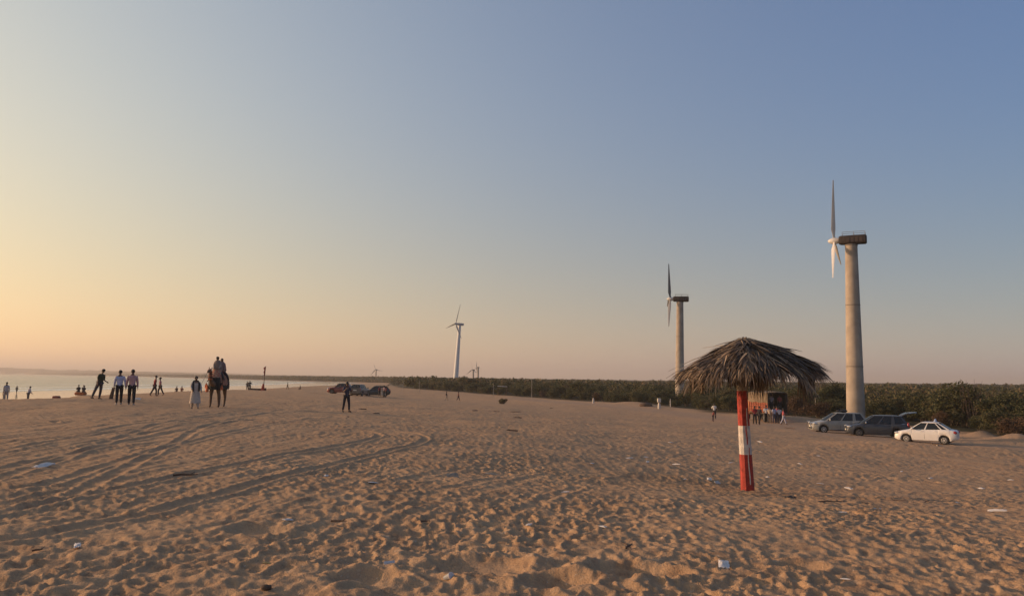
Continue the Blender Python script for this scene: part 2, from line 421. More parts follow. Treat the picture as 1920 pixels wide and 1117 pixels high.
road = np.exp(-((verts[:, 0] - tx) / 3.2) ** 4) * sm((verts[:, 1] - 44) / 6) * (1 - sm((verts[:, 1] - 165) / 20))
for nm, arr in (('wet', wet), ('scrub', scr), ('flat', flat), ('road', road)):
    a_ = me.attributes.new(nm, 'FLOAT', 'POINT'); a_.data.foreach_set('value', arr.astype(np.float32))

def sand_material():
    m = bpy.data.materials.new('sand'); m.use_nodes = True; nt = m.node_tree; N = nt.nodes; L = nt.links
    p = N['Principled BSDF']; tc = N.new('ShaderNodeTexCoord')
    def noise(sc, det=5, rough=.6, vec=None):
        n_ = N.new('ShaderNodeTexNoise'); n_.inputs['Scale'].default_value = sc; n_.inputs['Detail'].default_value = det; n_.inputs['Roughness'].default_value = rough
        L.new(vec or tc.outputs['Object'], n_.inputs['Vector']); return n_.outputs['Fac']
    def ramp(f, a, b, p0=.3, p1=.7):
        c = N.new('ShaderNodeValToRGB'); c.color_ramp.elements[0].position = p0; c.color_ramp.elements[1].position = p1
        c.color_ramp.elements[0].color = (*a, 1); c.color_ramp.elements[1].color = (*b, 1); L.new(f, c.inputs['Fac']); return c.outputs['Color']
    def mix(f, a, b):
        x = N.new('ShaderNodeMix'); x.data_type = 'RGBA'
        if isinstance(f, float): x.inputs[0].default_value = f
        else: L.new(f, x.inputs[0])
        for s_, v in ((6, a), (7, b)):
            if isinstance(v, tuple): x.inputs[s_].default_value = (*v, 1)
            else: L.new(v, x.inputs[s_])
        return x.outputs[2]
    def attr(n_): a = N.new('ShaderNodeAttribute'); a.attribute_name = n_; return a.outputs['Fac']
    def math_(op, a, b):
        x = N.new('ShaderNodeMath'); x.operation = op; x.use_clamp = True
        for s_, v in ((0, a), (1, b)):
            if isinstance(v, (int, float)): x.inputs[s_].default_value = v
            else: L.new(v, x.inputs[s_])
        return x.outputs[0]
    c = ramp(noise(.9, 6), (.40, .245, .138), (.52, .335, .192))
    c = mix(ramp(noise(14, 6, .7), (0, 0, 0), (.55, .55, .55), .35, .65), c, (.43, .28, .16))
    # shell grit and dark specks, denser in drifts
    grit = math_('MULTIPLY', ramp(noise(38, 3, .5), (0, 0, 0), (1, 1, 1), .66, .72), ramp(noise(.25, 3), (.1, .1, .1), (.9, .9, .9), .4, .65))
    c = mix(grit, c, (.60, .48, .36))
    dark = math_('MULTIPLY', ramp(noise(21, 3, .5), (0, 0, 0), (1, 1, 1), .69, .74), ramp(noise(.4, 2), (0, 0, 0), (.8, .8, .8), .45, .6))
    c = mix(dark, c, (.10, .07, .05))
    clod = ramp(noise(3.2, 7, .75), (0, 0, 0), (.75, .75, .75), .52, .66)
    c = mix(clod, c, (.27, .158, .09))
    pale = math_('MULTIPLY', ramp(noise(7.0, 5, .7), (0, 0, 0), (.8, .8, .8), .60, .70), ramp(noise(.12, 3), (.15, .15, .15), (1, 1, 1), .42, .62))
    c = mix(pale, c, (.60, .43, .28))
    c = mix(math_('MULTIPLY', attr('road'), .65), c, (.36, .25, .17))
    c = mix(attr('scrub'), c, ramp(noise(.35, 5), (.035, .037, .018), (.085, .07, .04)))
    c = mix(attr('wet'), c, (.13, .095, .065))
    L.new(c, p.inputs['Base Color'])
    ro = N.new('ShaderNodeMapRange'); ro.inputs[3].default_value = .95; ro.inputs[4].default_value = .10; L.new(attr('wet'), ro.inputs[0]); L.new(ro.outputs[0], p.inputs['Roughness'])
    sp = N.new('ShaderNodeMapRange'); sp.inputs[3].default_value = .12; sp.inputs[4].default_value = .6; L.new(attr('wet'), sp.inputs[0]); L.new(sp.outputs[0], p.inputs['Specular IOR Level'])
    b1 = N.new('ShaderNodeBump'); b1.inputs['Distance'].default_value = .035
    st_ = N.new('ShaderNodeMapRange'); st_.inputs[3].default_value = .75; st_.inputs[4].default_value = .02; L.new(attr('wet'), st_.inputs[0]); L.new(st_.outputs[0], b1.inputs['Strength'])
    L.new(noise(9, 7, .65), b1.inputs['Height'])
    b2 = N.new('ShaderNodeBump'); b2.inputs['Distance'].default_value = .012; L.new(st_.outputs[0], b2.inputs['Strength'])
    L.new(noise(60, 4, .6), b2.inputs['Height']); L.new(b1.outputs['Normal'], b2.inputs['Normal'])
    L.new(b2.outputs['Normal'], p.inputs['Normal'])
    return m
ground = link('beach_ground', me, sand_material())
setp(ground, 'trampled tan sand beach running from the dune to the water', kind='structure')

# sea sheet
xs_ = -np.r_[np.arange(96, 260, 3.0), np.geomspace(260, 11000, 45)]
ys_ = np.r_[np.arange(-60, 420, 4.0), np.geomspace(420, 12000, 60)]
XX, YY = np.meshgrid(xs_, ys_); XX = XX.ravel(); YY = YY.ravel()
xw_ = np.interp(YY, _YB, _XW)
XX = XX + (xw_ + 115)
d_ = xw_ - XX + 3 * perlin(YY / 40, XX / 90, 31)
fade = 1 - sm((YY - 500) / 500)
zz = (.34 * np.exp(-((d_ - 6) / 2.6) ** 2) + .42 * np.exp(-((d_ - 28) / 3.5) ** 2) * (.6 + .6 * perlin(YY / 70, XX / 200, 33)) + .32 * np.exp(-((d_ - 58) / 4) ** 2) * (.5 + .8 * perlin(YY / 90, XX / 200, 35)) + .3 * np.exp(-((d_ - 100) / 5) ** 2) * (.5 + .8 * perlin(YY / 110, XX / 200, 36))) * fade + .05 * perlin(XX / 9, YY / 22, 34) * fade
zz = np.where(d_ < 0, -.02, zz + .012)
nx = len(xs_); ny = len(ys_)
i0 = (np.arange(ny - 1)[:, None] * nx + np.arange(nx - 1)).ravel()
sq = np.stack([i0, i0 + nx, i0 + nx + 1, i0 + 1], -1)
sm_ = bpy.data.meshes.new('sea'); sm_.from_pydata(np.c_[XX, YY, zz].tolist(), [], sq.tolist()); sm_.shade_smooth()
foam = (np.exp(-((d_ - 3.0) / 2.4) ** 2) * 1.0 + np.exp(-((d_ - 25) / 2.6) ** 2) * .8 + np.exp(-((d_ - 55) / 3) ** 2) * .6) * fade
fa = sm_.attributes.new('foam', 'FLOAT', 'POINT'); fa.data.foreach_set('value', foam.astype(np.float32))
def sea_material():
    m = bpy.data.materials.new('sea_water'); m.use_nodes = True; nt = m.node_tree; N = nt.nodes; L = nt.links
    p = N['Principled BSDF']; p.inputs['Roughness'].default_value = .2; p.inputs['IOR'].default_value = 1.33
    tc = N.new('ShaderNodeTexCoord'); mp = N.new('ShaderNodeMapping'); mp.inputs['Scale'].default_value = (.35, .12, 1); L.new(tc.outputs['Object'], mp.inputs['Vector'])
    n1 = N.new('ShaderNodeTexNoise'); n1.inputs['Scale'].default_value = 1.0; n1.inputs['Detail'].default_value = 6; L.new(mp.outputs[0], n1.inputs['Vector'])
    bp = N.new('ShaderNodeBump'); bp.inputs['Strength'].default_value = .6; bp.inputs['Distance'].default_value = .5; L.new(n1.outputs['Fac'], bp.inputs['Height']); L.new(bp.outputs['Normal'], p.inputs['Normal'])
    fo = N.new('ShaderNodeAttribute'); fo.attribute_name = 'foam'
    n2 = N.new('ShaderNodeTexNoise'); n2.inputs['Scale'].default_value = .6; n2.inputs['Detail'].default_value = 6; L.new(tc.outputs['Object'], n2.inputs['Vector'])
    mu = N.new('ShaderNodeMath'); mu.operation = 'MULTIPLY'; L.new(fo.outputs['Fac'], mu.inputs[0]); L.new(n2.outputs['Fac'], mu.inputs[1])
    cr = N.new('ShaderNodeValToRGB'); cr.color_ramp.elements[0].position = .20; cr.color_ramp.elements[1].position = .34
    cr.color_ramp.elements[0].color = (.07, .085, .085, 1); cr.color_ramp.elements[1].color = (.7, .68, .65, 1)
    L.new(mu.outputs[0], cr.inputs['Fac']); L.new(cr.outputs['Color'], p.inputs['Base Color'])
    return m
sea = link('sea', sm_, sea_material()); setp(sea, 'calm pale sea with low waves along the beach', kind='structure')

# ---------------------------------------------------------------- wind turbines
M_CONC = mat('tower_concrete', (.37, .31, .245), .9, var=.2, scale=.7, bump=.15, bscale=12)
M_STEEL = mat('tower_white_steel', (.62, .62, .62), .55, var=.06, scale=.5)
M_BLADE = mat('blade_white', (.66, .63, .58), .5, var=.08, scale=1.5)
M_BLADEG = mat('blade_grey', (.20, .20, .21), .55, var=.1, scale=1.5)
M_NAC = mat('nacelle_rust', (.032, .022, .019), .75, var=.5, scale=3)
M_NACG = mat('nacelle_grey', (.33, .32, .33), .6, var=.15, scale=2)
M_JOINT = mat('joint_dark', (.22, .19, .16), .9)
def blade_mesh(L, c0, name):
    mb = MB(); rings = []
    for i in range(13):
        t = i / 12; z = t * L
        if t < .08: ch, th = c0 * .45, c0 * .45
        else:
            u = (t - .08) / .92; ch = c0 * (1 - .82 * u) * min(1, .55 + u * 5); th = ch * (.26 - .12 * u)
        tw = R(18 * (1 - t)) ; ring = []
        for k in range(10):
            a = 2 * math.pi * k / 10
            x = math.cos(a) * ch * .5 + (ch * .18 if t >= .08 else 0); y = math.sin(a) * th * .5 * (1.0 if math.cos(a) < 0 else .8)
            ring.append((x * math.cos(tw) - y * math.sin(tw), x * math.sin(tw) + y * math.cos(tw) + .0 * z, z))
        rings.append(ring)
    return mb.loft(rings).mesh(name)
def turbine(name, label, group, px, D, top_py, r0, r1, k, phi, BL, style, lean=0.0, sink=0.0, c0=None, cone=0.0):
    p = stand(px, D); p.z -= sink
    top = at(px, top_py, D).z; H = top - p.z
    root = empty(name, p, 0, label, 'wind turbine', group)
    root.rotation_euler = (0, R(lean), 0)
    alpha = math.atan2(p.x, p.y)
    rr_ = Vector((math.cos(alpha), -math.sin(alpha), 0)); vv = Vector((math.sin(alpha), math.cos(alpha), 0))
    q = math.sqrt(max(0, 1 - k * k)); a = -rr_ * q - vv * k; s_ = rr_ * k - vv * q; u = Vector((0, 0, 1))
    steel = style == 'steel'; mt = M_STEEL if steel else M_CONC
    prof = [(r0 * 1.0, -.6), (r0, 0)]
    for i in range(1, 9): prof.append((r0 + (r1 - r0) * i / 8, H * i / 8))
    tw = MB().lathe(prof, 28).build('tower', mt, root, angle=60)
    for f in ((.30, .65) if not steel else (.28, .62)):
        rr2 = r0 + (r1 - r0) * f
        MB().lathe([(rr2 + .004, H * f - .05), (rr2 + .03, H * f - .04), (rr2 + .03, H * f + .04), (rr2 + .004, H * f + .05)], 28).build('joint_ring', M_JOINT if not steel else M_NACG, tw)
    if not steel:
        MB().lathe([(r1 + .02, H - .16), (r1 + .05, H - .14), (r1 + .05, H - .02), (r1 + .02, H)], 24).build('tower_collar', M_JOINT, tw)
    mat3 = Matrix((rr_ * 0 + a, Vector((-a.y, a.x, 0)), u)).transposed()     # local x = along the axis to the hub
    NL = BL * (.44 if style != 'steel' else .36); NH = BL * (.15 if style != 'steel' else .125); off = BL * .10
    nac = MB(); rings = []
    secs = [(-.55, .80, .80), (-.50, 1, 1), (-.1, 1, 1), (.35, 1, .96), (.43, .85, .8)] if style != 'steel' else [(-.6, .7, .7), (-.55, .9, .95), (0, 1, 1), (.35, .95, .9), (.42, .7, .6)]
    for (t, wy, wz) in secs:
        ring = []
        for kx in range(16):
            an = 2 * math.pi * kx / 16; cx, sx = math.cos(an), math.sin(an)
            ex = .35
            ring.append(mat3 @ Vector((t * NL, math.copysign(abs(cx) ** ex, cx) * NH * .62 * wy, math.copysign(abs(sx) ** ex, sx) * NH * .5 * wz)) + Vector((0, 0, H + NH * .55)))
        rings.append(ring)
    no = nac.loft(rings).build('nacelle', M_NACG if steel else M_NAC, root)
    if not steel and D < 400:
        rail = MB(); zt = H + NH * 1.05
        for sy in (-1, 1):
            P_ = [mat3 @ Vector((t * NL, sy * NH * .55, 0)) + Vector((0, 0, zt + NH * .35)) for t in (-.5, -.1, .3)]
            rail.tube(P_, .022, 6)
            for pp in P_: rail.tube([pp, pp - Vector((0, 0, NH * .4))], .02, 6)
        rail.build('handrail', M_JOINT, no)
        vn = MB()
        for t in (-.35, -.2, -.05, .1): vn.box(mat3 @ Vector((t * NL, -NH * .63 if (mat3 @ Vector((0, 1, 0))).y > 0 else NH * .63, 0)) + Vector((0, 0, H + NH * .5)), (NL * .1, .04, NH * .5), mat3)
        vn.build('louvre_panel', mat('louvre_panel', (.06, .042, .036), .7), no)
    hc = Vector((0, 0, H + NH * .55)) + a * (NL * .43 + off * .75)
    hub = MB(); rings = []
    for (t, r_) in ((-.8, .5), (-.7, .78), (-.2, .92), (.3, .85), (.7, .6), (1.0, .22), (1.05, .02)):
        rings.append([hc + a * (t * off) + (s_ * math.cos(2 * math.pi * j / 14) + u * math.sin(2 * math.pi * j / 14)) * r_ * off * .62 for j in range(14)])
    hub.loft(rings).build('hub', M_BLADE if not steel else M_NACG, root)
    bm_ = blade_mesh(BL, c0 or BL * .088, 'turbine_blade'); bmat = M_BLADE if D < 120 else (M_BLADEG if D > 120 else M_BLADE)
    for j in range(3):
        f = R(phi + 120 * j); d = ((u * math.cos(f) + s_ * math.sin(f)) * math.cos(R(cone)) + a * math.sin(R(cone))).normalized()
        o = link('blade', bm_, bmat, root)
        xx = d.cross(a).normalized()
        rot = Matrix(((xx * math.cos(R(22)) + a * math.sin(R(22))), Vector((0, 0, 0)), d)).transposed()
        x1 = (xx * .34 + a * .94).normalized(); y1 = d.cross(x1); rot = Matrix((x1, y1, d)).transposed()
        o.matrix_local = Matrix.Translation(hc + d * off * .3 + a * .0) @ rot.to_4x4()
    return root
G_T = 'wind turbines of the scrubland'
turbine('wind_turbine', 'tall wind turbine on thick concrete tower right behind the silver parked car', G_T, 1605, 86, 459, .98, .64, -.06, 15, 6.7, 'conc', .45, cone=-3)
turbine('wind_turbine', 'concrete wind turbine rising out of the scrub just beyond the thatched umbrella', G_T, 1274.5, 158, 566, .93, .68, .04, 24, 7.3, 'conc', .8, cone=6, c0=.82)
turbine('wind_turbine', 'slender white steel wind turbine with three thin blades', G_T, 853.5, 470, 610, 1.65, .85, .5, 18, 12.0, 'steel', 3.2)
turbine('wind_turbine', 'small distant wind turbine rising behind the parked dark cars', G_T, 704.5, 800, 694, .72, .55, .96, -20, 7.9, 'conc', 0, c0=1.25)
turbine('wind_turbine', 'far thin wind turbine whose blades overlap the neighbouring flat-topped tower', G_T, 887, 720, 694.5, .9, .75, .85, -5, 7.6, 'conc', 0, c0=1.15)
turbine('wind_turbine', 'far flat-topped concrete turbine tower with rotor seen edge on', G_T, 896, 680, 689.5, .9, .75, .12, 12, 5.2, 'conc', 0, c0=.8)

# ---------------------------------------------------------------- thatched umbrella
PW = stand(1402, 16.8); UZ = gf(PW.x, PW.y)
umb = empty('thatched_umbrella', (PW.x, PW.y, UZ), 0, 'palm thatched beach umbrella on a red and white banded post', 'umbrella')
M_RED = mat('red_paint', (.36, .035, .02), .7, var=.35, scale=11, bump=.25)
M_WHITE = mat('white_paint', (.56, .51, .46), .7, var=.25, scale=10, bump=.25)
M_BARE = mat('bare_post', (.44, .36, .28), .85, var=.25, scale=7, bump=.25)
UH = 2.55
def post_ring(z, grow=0.0):
    t = z / UH; w = (.128 + (.092 - .128) * t) + grow; x0 = -.10 * t; out = []
    for (cx, cy) in ((1, -.55), (1, .55), (.55, 1), (-.55, 1), (-1, .55), (-1, -.55), (-.55, -1), (.0, -1.06), (.55, -1)): out.append((x0 + cx * w, cy * w, z))
    return out
for (z0, z1, m_) in ((-.25, .765, M_RED), (.765, 1.375, M_WHITE), (1.375, 2.12, M_RED), (2.12, UH + .2, M_BARE)):
    n_ = 5; MB().loft([post_ring(z0 + (z1 - z0) * i / n_) for i in range(n_ + 1)]).build('post_section', m_, umb, angle=25)
def drip(z0, z1, off, w, m_):
    mb = MB(); rings = []
    for i in range(9):
        t = i / 8; z = z0 + (z1 - z0) * t; ring = post_ring(z); f = Vector(ring[7]); ww = w * (.55 + .45 * math.sin(math.pi * min(1, .12 + t * .9))) * (1 + .15 * math.sin(9 * t))
        c = f + Vector((off + .006 * math.sin(5 * t + off * 40), -.001, 0))
        rings.append([c + Vector((ww, .012, 0)), c + Vector((ww * .6, -.006, 0)), c + Vector((-ww * .6, -.006, 0)), c + Vector((-ww, .012, 0))])
    mb.loft(rings).build('paint_drip', m_, umb)
drip(.14, .77, .022, .016, M_WHITE); drip(.98, 1.38, .012, .018, M_RED); drip(1.10, 1.75, .045, .012, M_WHITE); drip(.58, .92, .050, .010, M_RED)
# roof frame: rafters and ring under the thatch
CX, CY, AZ = -.02, 0.0, 3.15
M_WOOD = mat('weathered_wood', (.16, .12, .09), .9, var=.3, scale=9)
def roof_z(r_): return AZ - .06 - .25 * r_ - .12 * r_ * r_
RU = 1.58
for i in range(12):
    a = 2 * math.pi * i / 12 + .13
    P_ = [(CX + math.cos(a) * r_, CY + math.sin(a) * r_, roof_z(r_) - .12) for r_ in (.06, .45, .9, 1.3)]
    MB().tube(P_, [.03, .028, .025, .02], 7).build('rafter', M_WOOD, umb)
MB().tube([(CX + math.cos(2 * math.pi * i / 24) * 1.1, CY + math.sin(2 * math.pi * i / 24) * 1.1, roof_z(1.1) - .145) for i in range(25)], .02, 6).build('roof_hoop', M_WOOD, umb)
MB().tube([(-.10, 0, UH + .15), (CX, CY, AZ - .15)], [.085, .05], 9).build('king_post', M_BARE, umb)
M_LEAF = tone_mat('dry_palm_leaf', [(0, (.045, .037, .033)), (.35, (.115, .088, .068)), (.65, (.23, .16, .105)), (1, (.46, .34, .22))], .7, .35, .12)
def leaf_strip(V, F, T, p, d, L, w, droop, tone, side, rng, segs=5):
    """one long narrow leaflet starting at p along d, sagging as it goes"""
    b = len(V); d = d.normalized(); sd = d.cross(Vector((0, 0, 1)))
    if sd.length < .05: sd = Vector((1, 0, 0))
    sd.normalize(); sd = (sd * math.cos(side) + Vector((0, 0, 1)) * math.sin(side)); q = p.copy()
    for i in range(segs + 1):
        t = i / segs; ww = w * (1 - .85 * t ** 1.6)
        V += [q + sd * ww, q - sd * ww]; T += [tone, tone]
        if i: F.append((b + 2 * i - 2, b + 2 * i - 1, b + 2 * i + 1, b + 2 * i))
        d = (d + Vector((rng.uniform(-.05, .05), rng.uniform(-.05, .05), -droop * (0.3 + t)))).normalized(); q = q + d * (L / segs)
def tone_mesh(name, V, F, T):
    me_ = bpy.data.meshes.new(name); me_.from_pydata([tuple(v) for v in V], [], F)
    a_ = me_.attributes.new('tone', 'FLOAT', 'POINT'); a_.data.foreach_set('value', np.array(T, dtype=np.float32)); me_.shade_smooth(); return me_
rng = random.Random(3)
def frond(phi, r0, r1, lift, tone0, dens=46, hang=False, dirz=None):
    """a dried palm frond laid down the roof: midrib and leaflets"""
    V, F, T = [], [], []; er = Vector((math.cos(phi), math.sin(phi), 0)); et = Vector((-math.sin(phi), math.cos(phi), 0))
    def pos(t):
        r_ = r0 + (r1 - r0) * t; over = max(0, r_ - 1.15)
        return Vector((CX, CY, roof_z(r_) + lift * (1 - .5 * t) - over * over * 1.5 + .05 * er.x * r_ + .03 * math.sin(phi * 4 + 2) * r_)) + Vector((er.x * (1.12 if er.x > 0 else .94), er.y, 0)) * r_
    b = 0
    ribs = [pos(i / 8) for i in range(9)]
    mb = MB(); mb.tube(ribs, [.016 - .012 * i / 8 for i in range(9)], 5)
    V += [Vector(v) for v in mb.v]; F += list(mb.f); T += [min(1, tone0 + .25)] * len(mb.v)
    for i in range(dens):
        t = rng.random() ** .8; p = pos(t) + Vector((0, 0, rng.uniform(-.015, .03))); sg = rng.choice((-1, 1)); an = R(rng.uniform(8, 48)) * sg * (1.1 - .6 * t)
        slope = (pos(min(1, t + .1)) - pos(max(0, t - .1))).normalized()
        d = slope * math.cos(an) + et * math.sin(an) + Vector((0, 0, rng.uniform(-.10, .20)))
        outer = max(0, (r0 + (r1 - r0) * t) - 1.0)
        leaf_strip(V, F, T, p, d, rng.uniform(.30, .62), rng.choice((.010, .014, .018, .026)) * rng.uniform(.8, 1.2), rng.uniform(.04, .16) + .22 * outer * rng.random(), min(1, max(0, tone0 + rng.gauss(0, .16))), rng.uniform(-.9, .9), rng)
    return tone_mesh('palm_frond', V, F, T)
rings_ = [(30, .5, 1.32, .00, .40), (28, .38, 1.26, .05, .38), (24, .25, 1.12, .08, .40), (22, .12, .92, .11, .42), (18, .02, .75, .10, .42), (12, .02, .5, .08, .5)]
for (n_, r0, r1, lift, tn) in rings_:
    for i in range(n_):
        phi = 2 * math.pi * (i + rng.uniform(-.4, .4)) / n_
        link('palm_frond', frond(phi, r0, r1 + rng.uniform(-.12, .12), lift + rng.uniform(-.05, .07) + .05 * math.sin(phi * 3 + 1), min(.9, max(.1, tn + rng.gauss(0, .12)))), M_LEAF, umb)
for (ph, r0, r1, up) in ((2.9, .5, 1.62, .10), (3.3, .7, 1.66, .05), (2.5, .15, .95, .26), (2.2, .1, .75, .22), (.35, .6, 1.55, .10), (-.2, .8, 1.6, .06), (.9, .3, 1.0, .2), (3.0, .9, 1.68, -.02)):
    e_ = Vector((math.cos(ph), math.sin(ph), 0)); MB().tube([Vector((CX, CY, roof_z(r_) + .06 + up * ((r_ - r0) / (r1 - r0)))) + e_ * r_ for r_ in (r0, (r0 + r1) / 2, r1)], [.010, .008, .004], 5).build('stray_stem', M_BARE, umb)
# fringe drooping from the eaves
for i in range(34):
    phi = 2 * math.pi * (i + rng.uniform(-.5, .5)) / 34; V, F, T = [], [], []
    for j in range(34):
        f = phi + rng.uniform(-.11, .11); r_ = rng.uniform(1.05, 1.38); p = Vector((CX + math.cos(f) * r_ * (1.12 if math.cos(f) > 0 else .94), CY + math.sin(f) * r_, roof_z(r_) + rng.uniform(-.05, .03)))
        leaf_strip(V, F, T, p, Vector((math.cos(f) * .8, math.sin(f) * .8, -.35 + rng.uniform(-.3, .2))), rng.uniform(.16, .36) + .30 * max(0, math.sin(phi * 5 + .6)) * rng.random(), rng.uniform(.008, .016), rng.uniform(.25, .5), min(1, max(0, rng.gauss(.62, .2))), rng.uniform(-1, 1), rng)
    link('leaf_fringe', tone_mesh('leaf_fringe', V, F, T), M_LEAF, umb)
# loose bunches hanging under the roof
for (hx, hy, hz, L0, n_, sp) in ((.20, -.30, 2.72, .85, 150, .10), (.10, -.25, 2.74, .66, 90, .09), (.33, -.28, 2.70, .62, 80, .08), (-.34, -.55, 2.62, .50, 80, .07), (-.48, -.60, 2.60, .42, 60, .07), (-.82, -.55, 2.52, .40, 60, .08), (1.18, -.35, 2.56, .80, 50, .06), (1.28, -.3, 2.5, .5, 40, .07), (-1.10, -.25, 2.46, .42, 60, .08), (-.98, -.35, 2.48, .46, 50, .06), (.5, .4, 2.6, .35, 30, .08)):
    V, F, T = [], [], []
    for j in range(n_):
        p = Vector((CX + hx + rng.gauss(0, sp), CY + hy + rng.gauss(0, sp), hz + rng.uniform(-.05, .12)))
        leaf_strip(V, F, T, p, Vector((rng.gauss(0, .16), rng.gauss(0, .16), -1)), L0 * rng.uniform(.45, 1.05), rng.uniform(.011, .022), .04, min(1, max(0, rng.gauss(.50, .2))), rng.uniform(-.4, .4), rng)
    link('hanging_leaves', tone_mesh('hanging_leaves', V, F, T), M_LEAF, umb)

# ---------------------------------------------------------------- scrubland
M_FOL = tone_mat('thorn_scrub_foliage', [(0, (.034, .038, .018)), (.4, (.072, .078, .034)), (.7, (.115, .105, .050)), (1, (.18, .125, .072))], .85, .2, .25)
M_DRY = tone_mat('dry_scrub_foliage', [(0, (.05, .032, .02)), (.5, (.10, .062, .038)), (1, (.17, .11, .065))], .9, .2, .2)
M_BARK = mat('bark', (.085, .062, .045), .95, var=.3, scale=8)
def crown_arrays(seed, n_leaf, W, H, leaf, clumps=18):
    r_ = np.random.RandomState(seed)
    th = r_.rand(clumps) * 2 * np.pi; rad = np.sqrt(r_.rand(clumps)) * .78
    cx = np.cos(th) * rad * W; cy = np.sin(th) * rad * W; cz = (.25 + .6 * r_.rand(clumps) * np.sqrt(1 - rad ** 2 * .8)) * H
    cr = (.24 + .18 * r_.rand(clumps)) * min(W, H * .8); ct = .25 + .5 * r_.rand(clumps)
    k = r_.randint(0, clumps, n_leaf); v = r_.normal(size=(n_leaf, 3)); v /= np.linalg.norm(v, axis=1)[:, None]
    rr3 = (r_.rand(n_leaf) ** .45)
    P_ = np.c_[cx[k] + v[:, 0] * cr[k] * rr3 * 1.25, cy[k] + v[:, 1] * cr[k] * rr3 * 1.25, np.maximum(.05, cz[k] + v[:, 2] * cr[k] * rr3 * .85)]
    u = r_.normal(size=(n_leaf, 3)); u /= np.linalg.norm(u, axis=1)[:, None]
    w = r_.normal(size=(n_leaf, 3)); w -= (w * u).sum(1)[:, None] * u; w /= np.linalg.norm(w, axis=1)[:, None]
    s_ = leaf * (.6 + .8 * r_.rand(n_leaf))[:, None]
    V = np.stack([P_ - u * s_, P_ + w * s_ * .42, P_ + u * s_, P_ - w * s_ * .42], 1).reshape(-1, 3)
    T = np.repeat(np.clip(ct[k] + r_.normal(size=n_leaf) * .14, 0, 1), 4)
    return V, T
def quad_mesh(name, V, T):
    me_ = bpy.data.meshes.new(name); n_ = len(V); me_.vertices.add(n_); me_.vertices.foreach_set('co', V.astype(np.float32).ravel())
    me_.loops.add(n_); me_.loops.foreach_set('vertex_index', np.arange(n_, dtype=np.int32)); me_.polygons.add(n_ // 4); me_.polygons.foreach_set('loop_start', np.arange(0, n_, 4, dtype=np.int32))
    a_ = me_.attributes.new('tone', 'FLOAT', 'POINT'); a_.data.foreach_set('value', T.astype(np.float32)); me_.update(calc_edges=True); return me_
def stems(seed, W, H, n=7):
    r_ = random.Random(seed); mb = MB()
    for i in range(n):
        a = r_.uniform(0, 6.28); d = Vector((math.cos(a), math.sin(a), 0)); p = d * r_.uniform(.05, .25); pts = [Vector((p.x, p.y, -.25))]; h_ = H * r_.uniform(.5, .85); out = W * r_.uniform(.25, .6)
        for j in range(1, 5): t = j / 4; pts.append(Vector((p.x, p.y, 0)) + d * out * t ** 1.4 + Vector((r_.uniform(-.1, .1), r_.uniform(-.1, .1), h_ * t)))
        mb.tube(pts, [.07, .055, .04, .028, .012], 6)
    return mb.mesh('trunk')
SH = []
for i, (W, H, lf) in enumerate(((2.3, 3.2, .17), (2.8, 3.6, .18), (2.0, 3.9, .17), (3.2, 3.0, .18), (1.7, 2.4, .15), (2.5, 4.3, .18))):
    V, T = crown_arrays(40 + i, 4600, W, H, lf * .76, 22 + 2 * i); SH.append((quad_mesh('shrub_crown', V, T), stems(60 + i, W, H), H))
r2 = random.Random(21)
def shrub(name, x, y, kind, s_, label, cat='shrub', group=None, fm=None, rz=None):
    cm, tm, H = SH[kind]
    o = empty(name, (x, y, gz(x, y) - .05), rz if rz is not None else r2.uniform(0, 6.28), label, cat, group); o.scale = (s_ * r2.uniform(.9, 1.15), s_ * r2.uniform(.9, 1.15), s_)
    c = bpy.data.objects.new('crown', cm); COL.objects.link(c); c.parent = o
    if len(cm.materials) == 0: cm.materials.append(M_FOL)
    if fm is not None: c.material_slots[0].link = 'OBJECT'; c.material_slots[0].material = fm
    t = bpy.data.objects.new('trunk', tm); COL.objects.link(t); t.parent = o
    if len(tm.materials) == 0: tm.materials.append(M_BARK)
    return o
L_SH = 'dark green thorn shrub at the sandy front edge of the scrubland'
tow = [tuple(stand(1605, 86)[:2]), tuple(stand(1274.5, 158)[:2])]
def blocked(x, y):                            # the trodden clearing in front of each turbine tower
    (a, b), (a2, b2) = tow
    return (abs(x - a) < 2.6 and -9 < y - b < 3) or (-24 < y - b2 < 3 and abs(x - a2 * y / b2 + .4) < 1.9)
def zone_label(px_, y, row, dry):
    z_ = ('past the white saloon, beside the track' if px_ > 1800 else 'behind the three parked cars' if px_ > 1640 else 'around the foot of the thick turbine tower' if px_ > 1540 else 'behind the orange lorry' if px_ > 1400 else
          'beyond the umbrella, round the middle turbine' if px_ > 1240 else 'by the white pointed marker' if px_ > 1060 else 'beyond the lone bush' if px_ > 900 else 'below the slender white turbine')
    return ('brown dried-out thorn shrub ' if dry else ('low green thorn shrub at the sand edge ', 'green thorn shrub one row back ', 'taller green thorn shrub two rows back ')[row]) + z_
Y = 44.0; cnt = 0
while Y < 238:
    xs0 = float(np.interp(Y, _YS, _XS)); 
    for row in range(3):
        x = xs0 + 1.8 + row * 3.6 + r2.uniform(-1.0, 1.0); y = Y + r2.uniform(-1.2, 1.2) + row * .8
        if x / y > .80: continue
        if blocked(x, y): continue
        px_ = 960 + 1440 * x / y
        s_ = r2.uniform(.62, 1.06) * (.62 if row == 0 else .92 if row == 1 else 1.05)
        if 1560 < px_ < 1640 and y < 86: s_ *= .5
        kind = r2.randrange(6); dry = r2.random() < .16
        shrub('dry_thorn_shrub' if dry else 'thorn_shrub', x, y, kind, s_, zone_label(px_, y, row, dry), 'shrub', 'dry shrubs of the scrub edge' if dry else 'green shrubs of the scrub edge', M_DRY if dry else None); cnt += 1
    Y += 3.1 + (Y - 44) * .012
